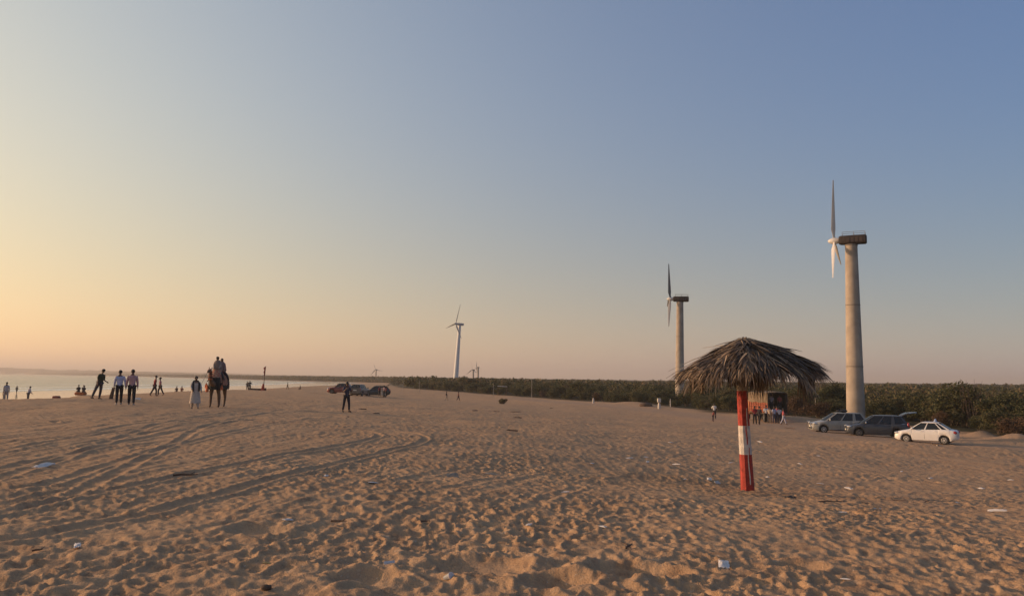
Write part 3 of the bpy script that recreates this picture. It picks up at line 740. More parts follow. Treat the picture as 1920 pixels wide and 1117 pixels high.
# a taller shrub standing over the lamp post
tp = stand(1815, 72); shrub('tall_thorn_shrub', tp.x + 1, tp.y + 4, 5, 1.06, 'tall bushy shrub standing highest above the scrub behind the white car', 'shrub')
bp_ = stand(1868, 70)
mb = MB(); r_ = random.Random(5)
for i in range(26):
    a = r_.uniform(0, 6.28); o_ = r_.uniform(.2, 1.9); h_ = r_.uniform(2.6, 4.7); b0 = Vector((r_.uniform(-.5, .5), r_.uniform(-.5, .5), 0))
    pts = [b0 + Vector((math.cos(a) * o_ * t + r_.uniform(-.08, .08), math.sin(a) * o_ * t + r_.uniform(-.08, .08), h_ * t - (.2 if t == 0 else 0))) for t in (0, .3, .6, .8, 1)]
    mb.tube(pts, [.05, .035, .025, .016, .007], 5)
    for j in range(3):
        t0 = pts[3]; d = Vector((r_.uniform(-.5, .5), r_.uniform(-.5, .5), r_.uniform(.2, .7))); mb.tube([t0, t0 + d * .6, t0 + d * .9], [.014, .009, .004], 4)
setp(link('bare_bush', mb.mesh('bare_bush'), M_BARK), 'leafless twiggy bush poking above the scrub by the track', 'bush').location = (bp_.x, bp_.y + 4, gz(bp_.x, bp_.y + 4))
# lone low bush on the open sand
lp = stand(942, 115); V, T = crown_arrays(91, 900, .72, .95, .11, 14)
lone = empty('lone_bush', (lp.x, lp.y, gf(lp.x, lp.y) - .03), 0, 'small round green bush alone on the open sand', 'bush')
link('crown', quad_mesh('lone_crown', V, np.clip(T + .15, 0, 1)), M_FOL, lone); link('trunk', stems(92, .6, .8, 5), M_BARK, lone)
# the rest of the scrub, too many to tell apart
r3 = np.random.RandomState(17); VV = []; TT = []
protos = [crown_arrays(200 + i, 150, 2.6, 3.6, .48, 12) for i in range(6)]
protos2 = [crown_arrays(300 + i, 560, 2.6, 3.5, .24, 16) for i in range(5)]
n_try = 5200; rad = 50 * (2200 / 50.0) ** r3.rand(n_try); az_ = np.radians(r3.uniform(-21, 38, n_try))
X_ = rad * np.sin(az_); Y_ = rad * np.cos(az_); xs0 = np.interp(Y_, _YS, _XS)
Z_ = base_ground(X_, Y_); nfar = 0
for x, y, z, x0, rd in zip(X_, Y_, Z_, xs0, rad):
    if x < x0 + (9 if y < 240 else 2): continue
    if blocked(x, y): continue
    pv, pt = (protos2[r3.randint(5)] if rd < 190 else protos[r3.randint(6)])
    s_ = r3.uniform(.6, 1.15) * (1 + .25 * sm(np.array((rd - 150) / 400.)))
    sh_ = s_ * (1 + 1.2 * sm(np.array((rd - 300) / 900.)))
    a = r3.uniform(0, 6.28); c, s2 = math.cos(a), math.sin(a)
    VV.append(np.c_[(pv[:, 0] * c - pv[:, 1] * s2) * sh_ + x, (pv[:, 0] * s2 + pv[:, 1] * c) * sh_ + y, pv[:, 2] * s_ + z - .1]); TT.append(np.clip(pt + r3.normal() * .16 + (.3 if r3.rand() < .15 else 0), 0, 1)); nfar += 1
so = link('scrub_thicket', quad_mesh('scrub_thicket', np.vstack(VV), np.concatenate(TT)), M_FOL); setp(so, 'dense mass of green thorn scrub reaching back to the horizon', 'scrub', kind='stuff')
print('shrubs', cnt, nfar)
# far headland trees across the bay: one dark uneven mass
VV = []; TT = []
yy = 500 * (8000 / 500.0) ** r3.rand(2600); xs0 = np.interp(yy, _YS, _XS)
xx = xs0 + 3 + r3.rand(2600) ** 2 * yy * .25
zz_ = base_ground(xx, yy)
for x, y, z in zip(xx, yy, zz_):
    pv, pt = protos[r3.randint(6)]; s_ = r3.uniform(.7, 1.3) * (1 + y / 4000.); sh_ = s_ * (1.6 + y / 700.)
    VV.append(np.c_[pv[:, 0] * sh_ + x, pv[:, 1] * sh_ + y, pv[:, 2] * s_ + z - .1][:280]); TT.append(pt[:280])
so = link('headland_trees', quad_mesh('headland_trees', np.vstack(VV), np.concatenate(TT)), M_FOL); setp(so, 'low line of far trees along the hazy headland across the bay', 'trees', kind='stuff')

# ---------------------------------------------------------------- vehicles
M_TYRE = mat('tyre_rubber', (.02, .019, .018), .85, var=.2, scale=20)
M_RIM = mat('wheel_rim', (.50, .48, .45), .4, .0, var=.1)
M_RIMD = mat('wheel_rim_dark', (.16, .15, .14), .5, .1, var=.2)
M_TRIM = mat('black_trim', (.022, .021, .021), .6, var=.2)
M_LAMP = mat('headlamp_lens', (.62, .60, .55), .08, .2, var=.05, coat=1)
M_TAIL = mat('tail_lamp', (.32, .02, .02), .15, var=.1, coat=1)
M_PLATE = mat('number_plate', (.72, .68, .58), .5, var=.05)
M_CHROME = mat('chrome', (.6, .6, .6), .12, 1.0, var=.05)
M_INSIDE = mat('car_interior', (.035, .03, .028), .85, var=.3)
M_SEAT = mat('seat_fabric', (.16, .13, .11), .9, var=.2)
def glass(name, tint, mixf):
    m = bpy.data.materials.new(name); m.use_nodes = True; nt = m.node_tree; N = nt.nodes; L = nt.links; p = N['Principled BSDF']
    p.inputs['Base Color'].default_value = (*tint, 1); p.inputs['Roughness'].default_value = .04; p.inputs['Specular IOR Level'].default_value = .6
    t = N.new('ShaderNodeBsdfTransparent'); t.inputs[0].default_value = (.55, .58, .55, 1); mx = N.new('ShaderNodeMixShader'); mx.inputs[0].default_value = mixf
    L.new(p.outputs[0], mx.inputs[1]); L.new(t.outputs[0], mx.inputs[2]); L.new(mx.outputs[0], N['Material Output'].inputs['Surface']); return m
M_GLASS = glass('tinted_glass', (.018, .02, .022), .28); M_GLASSC = glass('clear_glass', (.05, .055, .055), .6)
def paint(name, col, dirt=.12): return mat(name, col, .38, .0, var=dirt, scale=2.5, coat=.4, spec=.45)

def lerp(a, b, t): return a + (b - a) * t
def interp(pts, x):
    if x <= pts[0][0]: return pts[0][1]
    for (x0, y0), (x1, y1) in zip(pts, pts[1:]):
        if x <= x1:
            t = (x - x0) / (x1 - x0); t = t * t * (3 - 2 * t) if False else t
            return y0 + (y1 - y0) * t
    return pts[-1][1]
def wheel(parent, x, y, r_, side, rimmat, w=.2):
    t = MB().lathe([(r_ * .62, -w / 2), (r_ * .9, -w / 2), (r_ * .98, -w * .38), (r_, -w * .15), (r_, w * .15), (r_ * .98, w * .38), (r_ * .9, w / 2), (r_ * .62, w / 2)], 26, axis='y')
    wh = empty('wheel', (x, y, r_)); wh.parent = parent
    link('tyre', t.mesh('tyre'), M_TYRE, wh)
    rm = MB(); o = side * (w * .5 + .012)
    rm.lathe([(r_ * .63, o - side * .06), (r_ * .63, o), (r_ * .56, o + side * .01), (r_ * .55, o - side * .03), (r_ * .18, o - side * .035), (r_ * .15, o + side * .006), (.004, o + side * .008)], 22, axis='y')
    for k in range(7):
        a = 2 * math.pi * k / 7; rm.box((math.cos(a) * r_ * .36, o - side * .018, math.sin(a) * r_ * .36), (r_ * .44, .03, r_ * .12), Matrix.Rotation(-a, 3, 'Y'))
    link('rim', rm.mesh('rim'), rimmat, wh); return wh
def make_car(name, label, S, loc, rz, group):
    """a car with its nose towards local -x; S holds its side profile"""
    root = empty(name, loc, rz, label, 'car', group)
    L_, W, rw = S['L'], S['W'] / 2, S['rw']; fx, bx_ = S['fx'], S['rx']; pm = S['paint']; cl = S.get('clear', .19)
    tilt = S.get('pitch', 0); 
    if tilt: root.rotation_euler = (0, R(tilt), rz)
    def sx(v): return v - L_ / 2
    def hw(x):
        t = x / L_; e = 1 - .20 * max(0, 1 - t / .13) ** 2 - .13 * max(0, (t - .90) / .10) ** 2
        return W * e
    # lower shell, with wheel arches
    st_ = sorted(set([0, .03, .08, .16, .25] + [L_ * i / 34 for i in range(1, 34)] + [L_ - .25, L_ - .12, L_ - .04, L_] + [fx + rw * 1.2 * c for c in (-1, -.97, -.85, -.6, -.3, 0, .3, .6, .85, .97, 1)] + [bx_ + rw * 1.2 * c for c in (-1, -.97, -.85, -.6, -.3, 0, .3, .6, .85, .97, 1)]))
    rings = []
    for x in st_:
        zt = interp(S['belt'], x); zb = interp(S.get('sill', [(0, cl + .10), (.25, cl), (L_ - .4, cl + .02), (L_, cl + .2)]), x)
        for wx in (fx, bx_):
            d = abs(x - wx); ra = rw * 1.17
            if d < ra: zb = max(zb, rw + math.sqrt(ra * ra - d * d) * .98)
        zb = min(zb, zt - .12); w = hw(x); h_ = zt - zb
        half = [(w * .90, zb), (w * .985, zb + min(.05, h_ * .2)), (w, zb + h_ * .35), (w * .995, zb + h_ * .62), (w * .965, zb + h_ * .84), (w * .90, zb + h_ * .97), (w * .55, zt + .015), (0, zt + .02)]
        ring = [(sx(x), a, b) for a, b in half] + [(sx(x), -a, b) for a, b in reversed(half[:-1])]
        rings.append(ring)
    body = MB().loft(rings).build('body', pm, root, angle=50)
    MB().box((0, 0, cl + .12), (L_ * .86, W * 1.2, .16)).build('underbody', M_TRIM, body)
    # wheel housings
    for wx in (fx, bx_): MB().box((sx(wx), 0, rw * 1.2), (rw * 2.1, W * 1.55, rw * 1.5)).build('wheel_housing', M_TRIM, body)
    # greenhouse as pillars + roof + panes
    xa, xb, xc, xd = S['gh']; zr = S['H']; zb0 = interp(S['belt'], xa); wb_, wr_ = W * .90, W * .70
    def zbelt(x): return interp(S['belt'], min(max(x, xa), xd)) - .01
    def gpt(x_frac_bottom, v, side, out=0.0):
        x = lerp(lerp(xa, xb, v), lerp(xd, xc, v), x_frac_bottom); b = zbelt(x); z = b + (zr - .05 - b) * v
        y = lerp(wb_, wr_, v ** 1.15) * (1 - .10 * max(0, 1 - x_frac_bottom / .12) - .06 * max(0, (x_frac_bottom - .9) / .1)) + out
        return Vector((sx(x), side * y, z))
    roof = MB(); rr_ = []
    nu = 14
    for i in range(nu + 1):
        u = i / nu; p = gpt(u, 1.0, 1); ring = []
        crown = .05 * (1 - (2 * u - 1) ** 4)
        for (fy, fz) in ((1.0, -.045), (1.0, 0), (.93, .028), (.6, .045), (0, .05), (-.6, .045), (-.93, .028), (-1.0, 0), (-1.0, -.045)):
            ring.append((p.x, p.y * fy, p.z + .0 + fz * (crown / .05 * .75 + .25)))
        rr_.append(ring)
    roof.loft(rr_).build('roof', pm if not S.get('roofm') else S['roofm'], root, angle=50)
    for side in (-1, 1):
        for (u, w) in [(0.0, .045), (1.0, .07)] + [(u_, .035) for u_ in S['pillars']]:
            n_ = 6; pil = MB()
            q0 = [gpt(min(1, max(0, u - w / 2 if u not in (0.0, 1.0) else (0 if u == 0 else 1 - w))), i / n_, side) for i in range(n_ + 1)]
            q1 = [gpt(min(1, max(0, u + w / 2 if u not in (0.0, 1.0) else (w if u == 0 else 1))), i / n_, side) for i in range(n_ + 1)]
            ring = [[a, b, b + Vector((0, -side * .05, 0)), a + Vector((0, -side * .05, 0))] for a, b in zip(q0, q1)]
            pil.loft(ring).build('pillar', S.get('pillarm', pm), root)
    gl = S.get('glass', M_GLASS)
    us = [.03] + S['pillars'] + [.955]
    for side in (-1, 1):
        for u0, u1 in zip(us, us[1:]):
            u0 += .018; u1 -= .018; mb = MB(); v0, v1 = .04, .93; n_ = 4
            P_ = [gpt(lerp(u0, u1, i / n_), v0, side, -.012) for i in range(n_ + 1)] + [gpt(lerp(u1, u0, i / n_), v1, side, -.012) for i in range(n_ + 1)]
            mb.slab(P_, (0, -side * .006, 0)).build('side_window', gl, root, angle=20)
    def cross_pane(u, v0, v1, k, nm, m_):
        mb = MB(); o = -.012 if u == 0 else .012; P_ = []
        grid = []
        for j in range(5):
            v = lerp(v0, v1, j / 4); l = gpt(u, v, -1); r_ = gpt(u, v, 1); row = []
            for i in range(7):
                t = i / 6; p = l.lerp(r_, .05 + .9 * t); p.x += o * 2 + (-1 if u == 0 else 1) * .06 * math.sin(math.pi * t); row.append(p)
            grid.append(row)
        vs_ = [p for row in grid for p in row]; fs = [(j * 7 + i, j * 7 + i + 1, j * 7 + i + 8, j * 7 + i + 7) for j in range(4) for i in range(6)]
        mb.add(vs_, fs).build(nm, m_, root)
    cross_pane(0.0, .03, .97, 1, 'windscreen', S.get('wglass', M_GLASSC))
    # seats, dark cabin floor
    ins = MB()
    for xs1 in S.get('seats', [lerp(xa, xd, .36), lerp(xa, xd, .64)]):
        for y in (-W * .42, W * .42):
            ins.box((sx(xs1), y, .72), (.5, .48, .2), bev=.05); ins.box((sx(xs1) + .26, y, 1.02), (.16, .46, .62), Matrix.Rotation(R(12), 3, 'Y'), bev=.04); ins.box((sx(xs1) + .33, y, 1.38), (.1, .24, .17), bev=.03)
    ins.build('seats', M_SEAT, root)
    MB().box((sx((xa + xb) / 2) - .02, 0, zb0 - .02), (.45, W * 1.5, .18), bev=.05).build('dashboard', M_INSIDE, root)
    # tailgate
    open_ = S.get('open', False)
    if not open_:
        cross_pane(1.0, .06, .90, -1, 'rear_window', gl)
    else:
        hp = gpt(1.0, 1.0, 1); tg = empty('tailgate', (hp.x, 0, hp.z + .03)); tg.parent = root; tg.rotation_euler = (0, R(S['open_ang']), 0)
        ln = S.get('gate_len', 1.0); mb = MB()
        rows = []
        for i in range(6):
            t = i / 5; w = lerp(wr_, W * .84, t ** .7) * (1 - .12 * max(0, (t - .8) / .2)); zz = .06 * math.sin(math.pi * t) * 1.2
            rows.append([(t * ln, -w, zz - .0), (t * ln, -w * .6, zz + .03), (t * ln, w * .6, zz + .03), (t * ln, w, zz), (t * ln, w * .95, zz - .06), (t * ln, -w * .95, zz - .06)])
        link('gate_panel', mb.loft(rows).mesh('gate_panel'), pm, tg)
        gw = MB().slab([(.12 * ln, -wr_ * .8, .055), (.5 * ln, -wr_ * .95, .11), (.5 * ln, wr_ * .95, .11), (.12 * ln, wr_ * .8, .055)], (0, 0, .012)); link('gate_window', gw.mesh('gate_window'), gl, tg)
        for sd in (-1, 1): MB().tube([(hp.x - .02, sd * wr_ * .85, hp.z - .25), Vector((hp.x, sd * wr_ * .85, hp.z)) + Vector((math.cos(R(S['open_ang'])) * .45, 0, -math.sin(R(S['open_ang'])) * .45))], .014, 6).build('gas_strut', M_TRIM, root)
        b_ = MB(); xr = sx(L_) + .004
        b_.slab([(xr - .10, -W * .76, interp(S['belt'], L_) - .42), (xr - .10, W * .76, interp(S['belt'], L_) - .42), (xr - .10, W * .76, interp(S['belt'], L_) - .02), (xr - .10, -W * .76, interp(S['belt'], L_) - .02)], (.12, 0, 0)).build('boot_shade_slab', M_INSIDE, root)  # solid dark slab stands in for the shade inside the open boot
    # lamps, grille, bumpers, handles, mirrors, seams
    zh = S.get('lampz', .70); xe = sx(0)
    for sd in (-1, 1):
        MB().ball((xe + .17, sd * hw(.12) * .86, zh), (.20, .17, .085), 12, 8, Matrix.Rotation(sd * R(28), 3, 'Z')).build('headlight', M_LAMP, root)
        MB().ball((xe + .10, sd * hw(.1) * .72, zh - .30), (.06, .075, .055), 10, 6).build('fog_lamp', M_LAMP, root)
        tz = S.get('tailz', .88); MB().ball((sx(L_) - .10, sd * hw(L_ - .05) * .93, tz), S.get('tails', (.17, .09, .10)), 10, 8).build('tail_light', M_TAIL, root)
        xm = lerp(xa, xb, .35); mr = MB(); mr.ball((sx(xm), sd * (wb_ + .17), zbelt(xm) + .09), (.075, .12, .085), 10, 7).tube([(sx(xm), sd * (wb_ - .01), zbelt(xm) + .03), (sx(xm), sd * (wb_ + .12), zbelt(xm) + .06)], .02, 6); mr.build('wing_mirror', S.get('mirrorm', pm), root)
        for u in S['doors']:
            x = lerp(xa, xd, u); zt = zbelt(x)
            MB().box((sx(x), sd * (hw(x) * .985), zt - .13), (.20, .04, .035), bev=.01).build('door_handle', S.get('handlem', pm), root)
        for u in S['seams']:
            x = lerp(xa, xd, u); zt = zbelt(x); zb = cl + .10; mb = MB(); rows = []
            for i in range(7):
                t = i / 6; z = lerp(zb + .06, zt - .02, t); hh = zt - cl; f = (z - cl) / hh; w = hw(x) * interp([(0, .90), (.1, .985), (.35, 1), (.62, .995), (.84, .965), (.97, .90)], f) + .002
                rows.append([(sx(x) - .008, sd * w, z), (sx(x) + .008, sd * w, z), (sx(x) + .008, sd * (w - .03), z), (sx(x) - .008, sd * (w - .03), z)])
            mb.loft(rows).build('door_seam', M_TRIM, root)
        if S.get('cladding'):
            MB().box((sx((fx + bx_) / 2), sd * (W * .985), cl + .08), (bx_ - fx - rw * 2.5, .07, .13), bev=.02).build('side_step', S['cladding'], root)
    MB().box((xe + .035, 0, zh - .05), (.07, W * .95, .16), bev=.02).build('grille', S.get('grillem', M_TRIM), root)
    MB().box((xe + .02, 0, cl + .22), (.10, W * 1.15, .14), bev=.03).build('bumper_intake', M_TRIM, root)
    MB().box((xe - .02, 0, cl + .36), (.02, .5, .11)).build('number_plate', M_PLATE, root)
    MB().box((sx(L_) + .012, 0, S.get('rplate', .62)), (.02, .5, .12)).build('number_plate', M_PLATE, root)
    for wx in (fx, bx_):
        for sd in (-1, 1): wheel(root, sx(wx), sd * (W - .125), rw, sd, S.get('rim', M_RIM))
    if S.get('rails'):
        for sd in (-1, 1): MB().tube([gpt(.08, 1, sd) + Vector((0, -sd * .06, .03)), gpt(.2, 1, sd) + Vector((0, -sd * .06, .09)), gpt(.8, 1, sd) + Vector((0, -sd * .06, .09)), gpt(.92, 1, sd) + Vector((0, -sd * .06, .03))], .018, 6).build('roof_rail', M_TRIM, root)
    return root
MPV = dict(L=4.58, W=1.77, H=1.74, rw=.33, fx=.86, rx=3.62, belt=[(0, .62), (.06, .78), (.3, .88), (1.05, 1.03), (1.35, 1.06), (4.2, 1.10), (4.45, 1.06), (4.58, .96)],
           gh=(1.02, 2.0, 4.05, 4.48), pillars=[.37, .66, .70], doors=[.30, .58], seams=[.06, .345, .66], lampz=.80, tailz=1.0, tails=(.10, .10, .22), rplate=.8)
SEDAN = dict(L=3.99, W=1.70, H=1.55, rw=.30, fx=.80, rx=3.22, belt=[(0, .55), (.05, .70), (.3, .82), (.98, .97), (1.3, 1.0), (3.2, 1.06), (3.55, 1.05), (3.88, 1.0), (3.99, .88)],
             gh=(.95, 1.75, 2.85, 3.58), pillars=[.40, .80], doors=[.33, .66], seams=[.05, .39, .79], lampz=.70, tailz=.86, tails=(.16, .10, .12), rplate=.72)
SUV = dict(L=4.35, W=1.80, H=1.70, rw=.36, fx=.85, rx=3.48, belt=[(0, .66), (.05, .86), (.25, .98), (1.1, 1.08), (1.35, 1.10), (4.1, 1.16), (4.25, 1.12), (4.35, 1.0)],
           gh=(1.15, 1.85, 3.75, 4.22), pillars=[.36, .66], doors=[.30, .58], seams=[.06, .345, .68], lampz=.86, tailz=1.0, tails=(.10, .10, .2), rplate=.85, clear=.24)
def car_at(px, D, dz=0.0):
    p = stand(px, D); return Vector((p.x, p.y, gf(p.x, p.y) - .02 + dz))
G_C = 'cars parked on the track by the scrub'
c1 = make_car('parked_car', 'silver people carrier with chrome front bar, parked ahead of the dark one', dict(MPV, paint=paint('silver_paint', (.30, .285, .25), .1), glass=glass('pale_glass', (.05, .055, .055), .45), cladding=M_CHROME, grillem=M_CHROME), car_at(1572, 61), R(-6), G_C)
for sd in (-1, 1):                                # nudge bar ahead of the grille
    pass
MB().tube([(-2.31, -.55, .45), (-2.42, -.5, .6), (-2.42, -.5, .95), (-2.42, .5, .95), (-2.42, .5, .6), (-2.31, .55, .45)], .032, 8).build('bull_bar', M_CHROME, c1)
c2 = make_car('parked_car', 'dark grey people carrier with its tailgate raised', dict(MPV, paint=paint('dark_grey_paint', (.045, .048, .055)), open=True, open_ang=-14, gate_len=1.15, mirrorm=M_CHROME, rim=M_RIMD), car_at(1644, 57.5), R(-15), G_C)
c3 = make_car('parked_car', 'small white saloon with tinted windows and a cone-shaped lamp on its roof', dict(SEDAN, paint=paint('white_car_paint', (.74, .71, .67), .05), rim=M_RIM), car_at(1738, 52), R(-37), G_C)
sg = MB().lathe([(.13, 0), (.13, .02), (.10, .06), (.055, .17), (.02, .22)], 14, c=(.62, -.1, 1.56)); sg.build('roof_lamp', mat('roof_lamp_blue', (.28, .36, .52), .3), c3)
# luggage and kit tied on the silver car roof
kit = empty('roof_luggage', c1.location + Vector((.30, 0, 1.63)), R(-6), 'dark bundles tied on the roof of the silver car', 'luggage')
kb = MB(); rk = random.Random(2)
for i in range(5): kb.ball((rk.uniform(-.35, .35), rk.uniform(-.3, .3), .08), (rk.uniform(.15, .25), rk.uniform(.12, .2), rk.uniform(.08, .13)), 9, 6)
kb.build('bundle', M_TRIM, kit)
for (x_, h_) in ((-.05, .34), (.2, .42), (.33, .25)): MB().tube([(x_, .05, .05), (x_ + .03, .05, h_)], .018, 6).build('upright_stick', M_TRIM, kit)
for c_ in (c1, c2, c3): c_.scale = (.92, .92, .92)
G_L = 'cars parked on the open beach'
c4 = make_car('parked_car', 'red off-road car parked side-on on the open beach', dict(SUV, paint=paint('red_car_paint', (.17, .025, .022)), rim=M_RIMD, gh=(1.2, 1.75, 3.3, 3.9), roofm=M_TRIM), car_at(640, 126), R(-4), G_L)
c5 = make_car('parked_car', 'grey hatchback showing its tail, parked between the red and dark green cars', dict(SUV, paint=paint('charcoal_car_paint', (.10, .098, .095)), rim=M_RIMD, L=4.1, rx=3.25, gh=(1.05, 1.7, 3.5, 3.98)), car_at(674, 112), R(-98), G_L)
c6 = make_car('parked_car', 'dark green off-road car with rear door swung up, people behind it', dict(SUV, paint=paint('dark_green_car_paint', (.022, .030, .032)), open=True, open_ang=-25, gate_len=1.0, rails=True), car_at(705.5, 122), R(8), G_L)

# ---------------------------------------------------------------- lorry
tp_ = stand(1440, 80)
lorry = empty('goods_lorry', (tp_.x, tp_.y, gf(tp_.x, tp_.y) - .03), 0, 'orange open-sided goods lorry under a brown tarpaulin, rear end open', 'truck')
M_OR = mat('orange_truck_paint', (.24, .058, .025), .6, var=.25, scale=3); M_TARP = mat('tarpaulin', (.17, .125, .08), .95, var=.3, scale=2, bump=.4, bscale=5)
M_CAB = mat('cab_paint', (.42, .16, .05), .5, var=.2); M_CHAS = mat('chassis', (.03, .028, .026), .8)
# local +x = rear; turned so that the rear shows
lorry.rotation_euler = (0, 0, R(-85)); lorry.scale = (.86, .86, .84)
LL, WW = 5.6, 2.35; FB = 1.05
MB().box((0, 0, FB - .12), (LL + .1, .9, .22)).build('chassis', M_CHAS, lorry)
MB().box((.0, 0, FB + .02), (LL, WW, .10)).build('cargo_floor', M_WOOD, lorry)
for sd in (-1, 1):
    sdb = empty('side_wall', (0, sd * (WW / 2 - .04), FB + .07)); sdb.parent = lorry
    for j in range(4): link('side_plank', MB().box((0, 0, .16 + j * .31), (LL, .05, .27), bev=.015).mesh('side_plank'), M_OR, sdb)
    for j in range(9): link('side_stake', MB().box((-LL / 2 + .08 + j * (LL - .16) / 8, sd * .055, .62), (.09, .06, 1.3), bev=.012).mesh('side_stake'), M_OR if j % 2 else mat('orange_dark_paint', (.30, .08, .03), .7), sdb)
fr = MB(); fr.box((-LL / 2 + .03, 0, FB + .85), (.06, WW - .1, 1.55)); fr.build('head_board', M_CHAS, lorry)  # head board coloured dark to give the shade inside the cargo bed
for sd in (-1, 1): MB().box((0, sd * (WW / 2 - .11), FB + 1.2), (LL - .15, .03, 2.2)).build('bed_shade_sheet', M_CHAS, lorry)  # added dark sheets hide the orange planks, standing in for interior shade
rf = MB()
for y in (-WW / 2 + .05, WW / 2 - .05): rf.box((LL / 2 - .05, y, FB + 1.25), (.10, .10, 2.4))
rf.box((LL / 2 - .05, 0, FB + 2.45), (.10, WW, .09)); rf.build('rear_frame', M_CHAS, lorry)
tb = MB(); rows = []
for i in range(13):
    x = -LL / 2 - .05 + (LL + .1) * i / 12; sag = .05 * math.cos(i * math.pi / 2) ; w = WW / 2 + .06
    prof = [(w, FB + 1.28 + .05 * math.sin(i * 1.7)), (w + .01, FB + 1.9), (w - .06, FB + 2.42), (w - .25, FB + 2.55 - sag * .5), (0, FB + 2.62 - sag), (-w + .25, FB + 2.55 - sag * .5), (-w + .06, FB + 2.42), (-w - .01, FB + 1.9), (-w, FB + 1.28 + .05 * math.cos(i * 1.3))]
    inner = [(a * .975, b - .03) for a, b in reversed(prof)]
    rows.append([(x, a, b) for a, b in prof + inner])
tb.loft(rows).build('tarpaulin_cover', M_TARP, lorry)
cab = MB(); xc = -LL / 2 - .95
cab.loft([[(xc + dx, y, z) for (y, z) in ((-1.1, .75), (1.1, .75), (1.12, 1.5), (1.05, 2.3), (.9, 2.5), (-.9, 2.5), (-1.05, 2.3), (-1.12, 1.5))] for dx in (-.80, -.75, .6, .75)]).build('cab', M_CAB, lorry)
MB().slab([(xc - .83, -.92, 1.6), (xc - .83, .92, 1.6), (xc - .80, .85, 2.25), (xc - .80, -.85, 2.25)], (.02, 0, 0)).build('windscreen', M_GLASS, lorry)
for sd in (-1, 1):
    MB().slab([(xc - .45, sd * 1.125, 1.58), (xc + .3, sd * 1.125, 1.58), (xc + .3, sd * 1.06, 2.2), (xc - .35, sd * 1.06, 2.2)], (0, sd * .012, 0)).build('cab_window', M_GLASS, lorry)
    for x in (xc + .05, LL / 2 - 1.35): wheel(lorry, x, sd * (WW / 2 - .2), .48, sd, M_RIMD, .28)
    MB().box((LL / 2 - 1.35, sd * (WW / 2 - .2), 1.0), (1.3, .34, .04)).build('mudguard', M_CHAS, lorry)
    MB().ball((LL / 2 + .01, sd * .95, FB - .12), (.03, .09, .07), 8, 6).build('tail_light', M_TAIL, lorry)

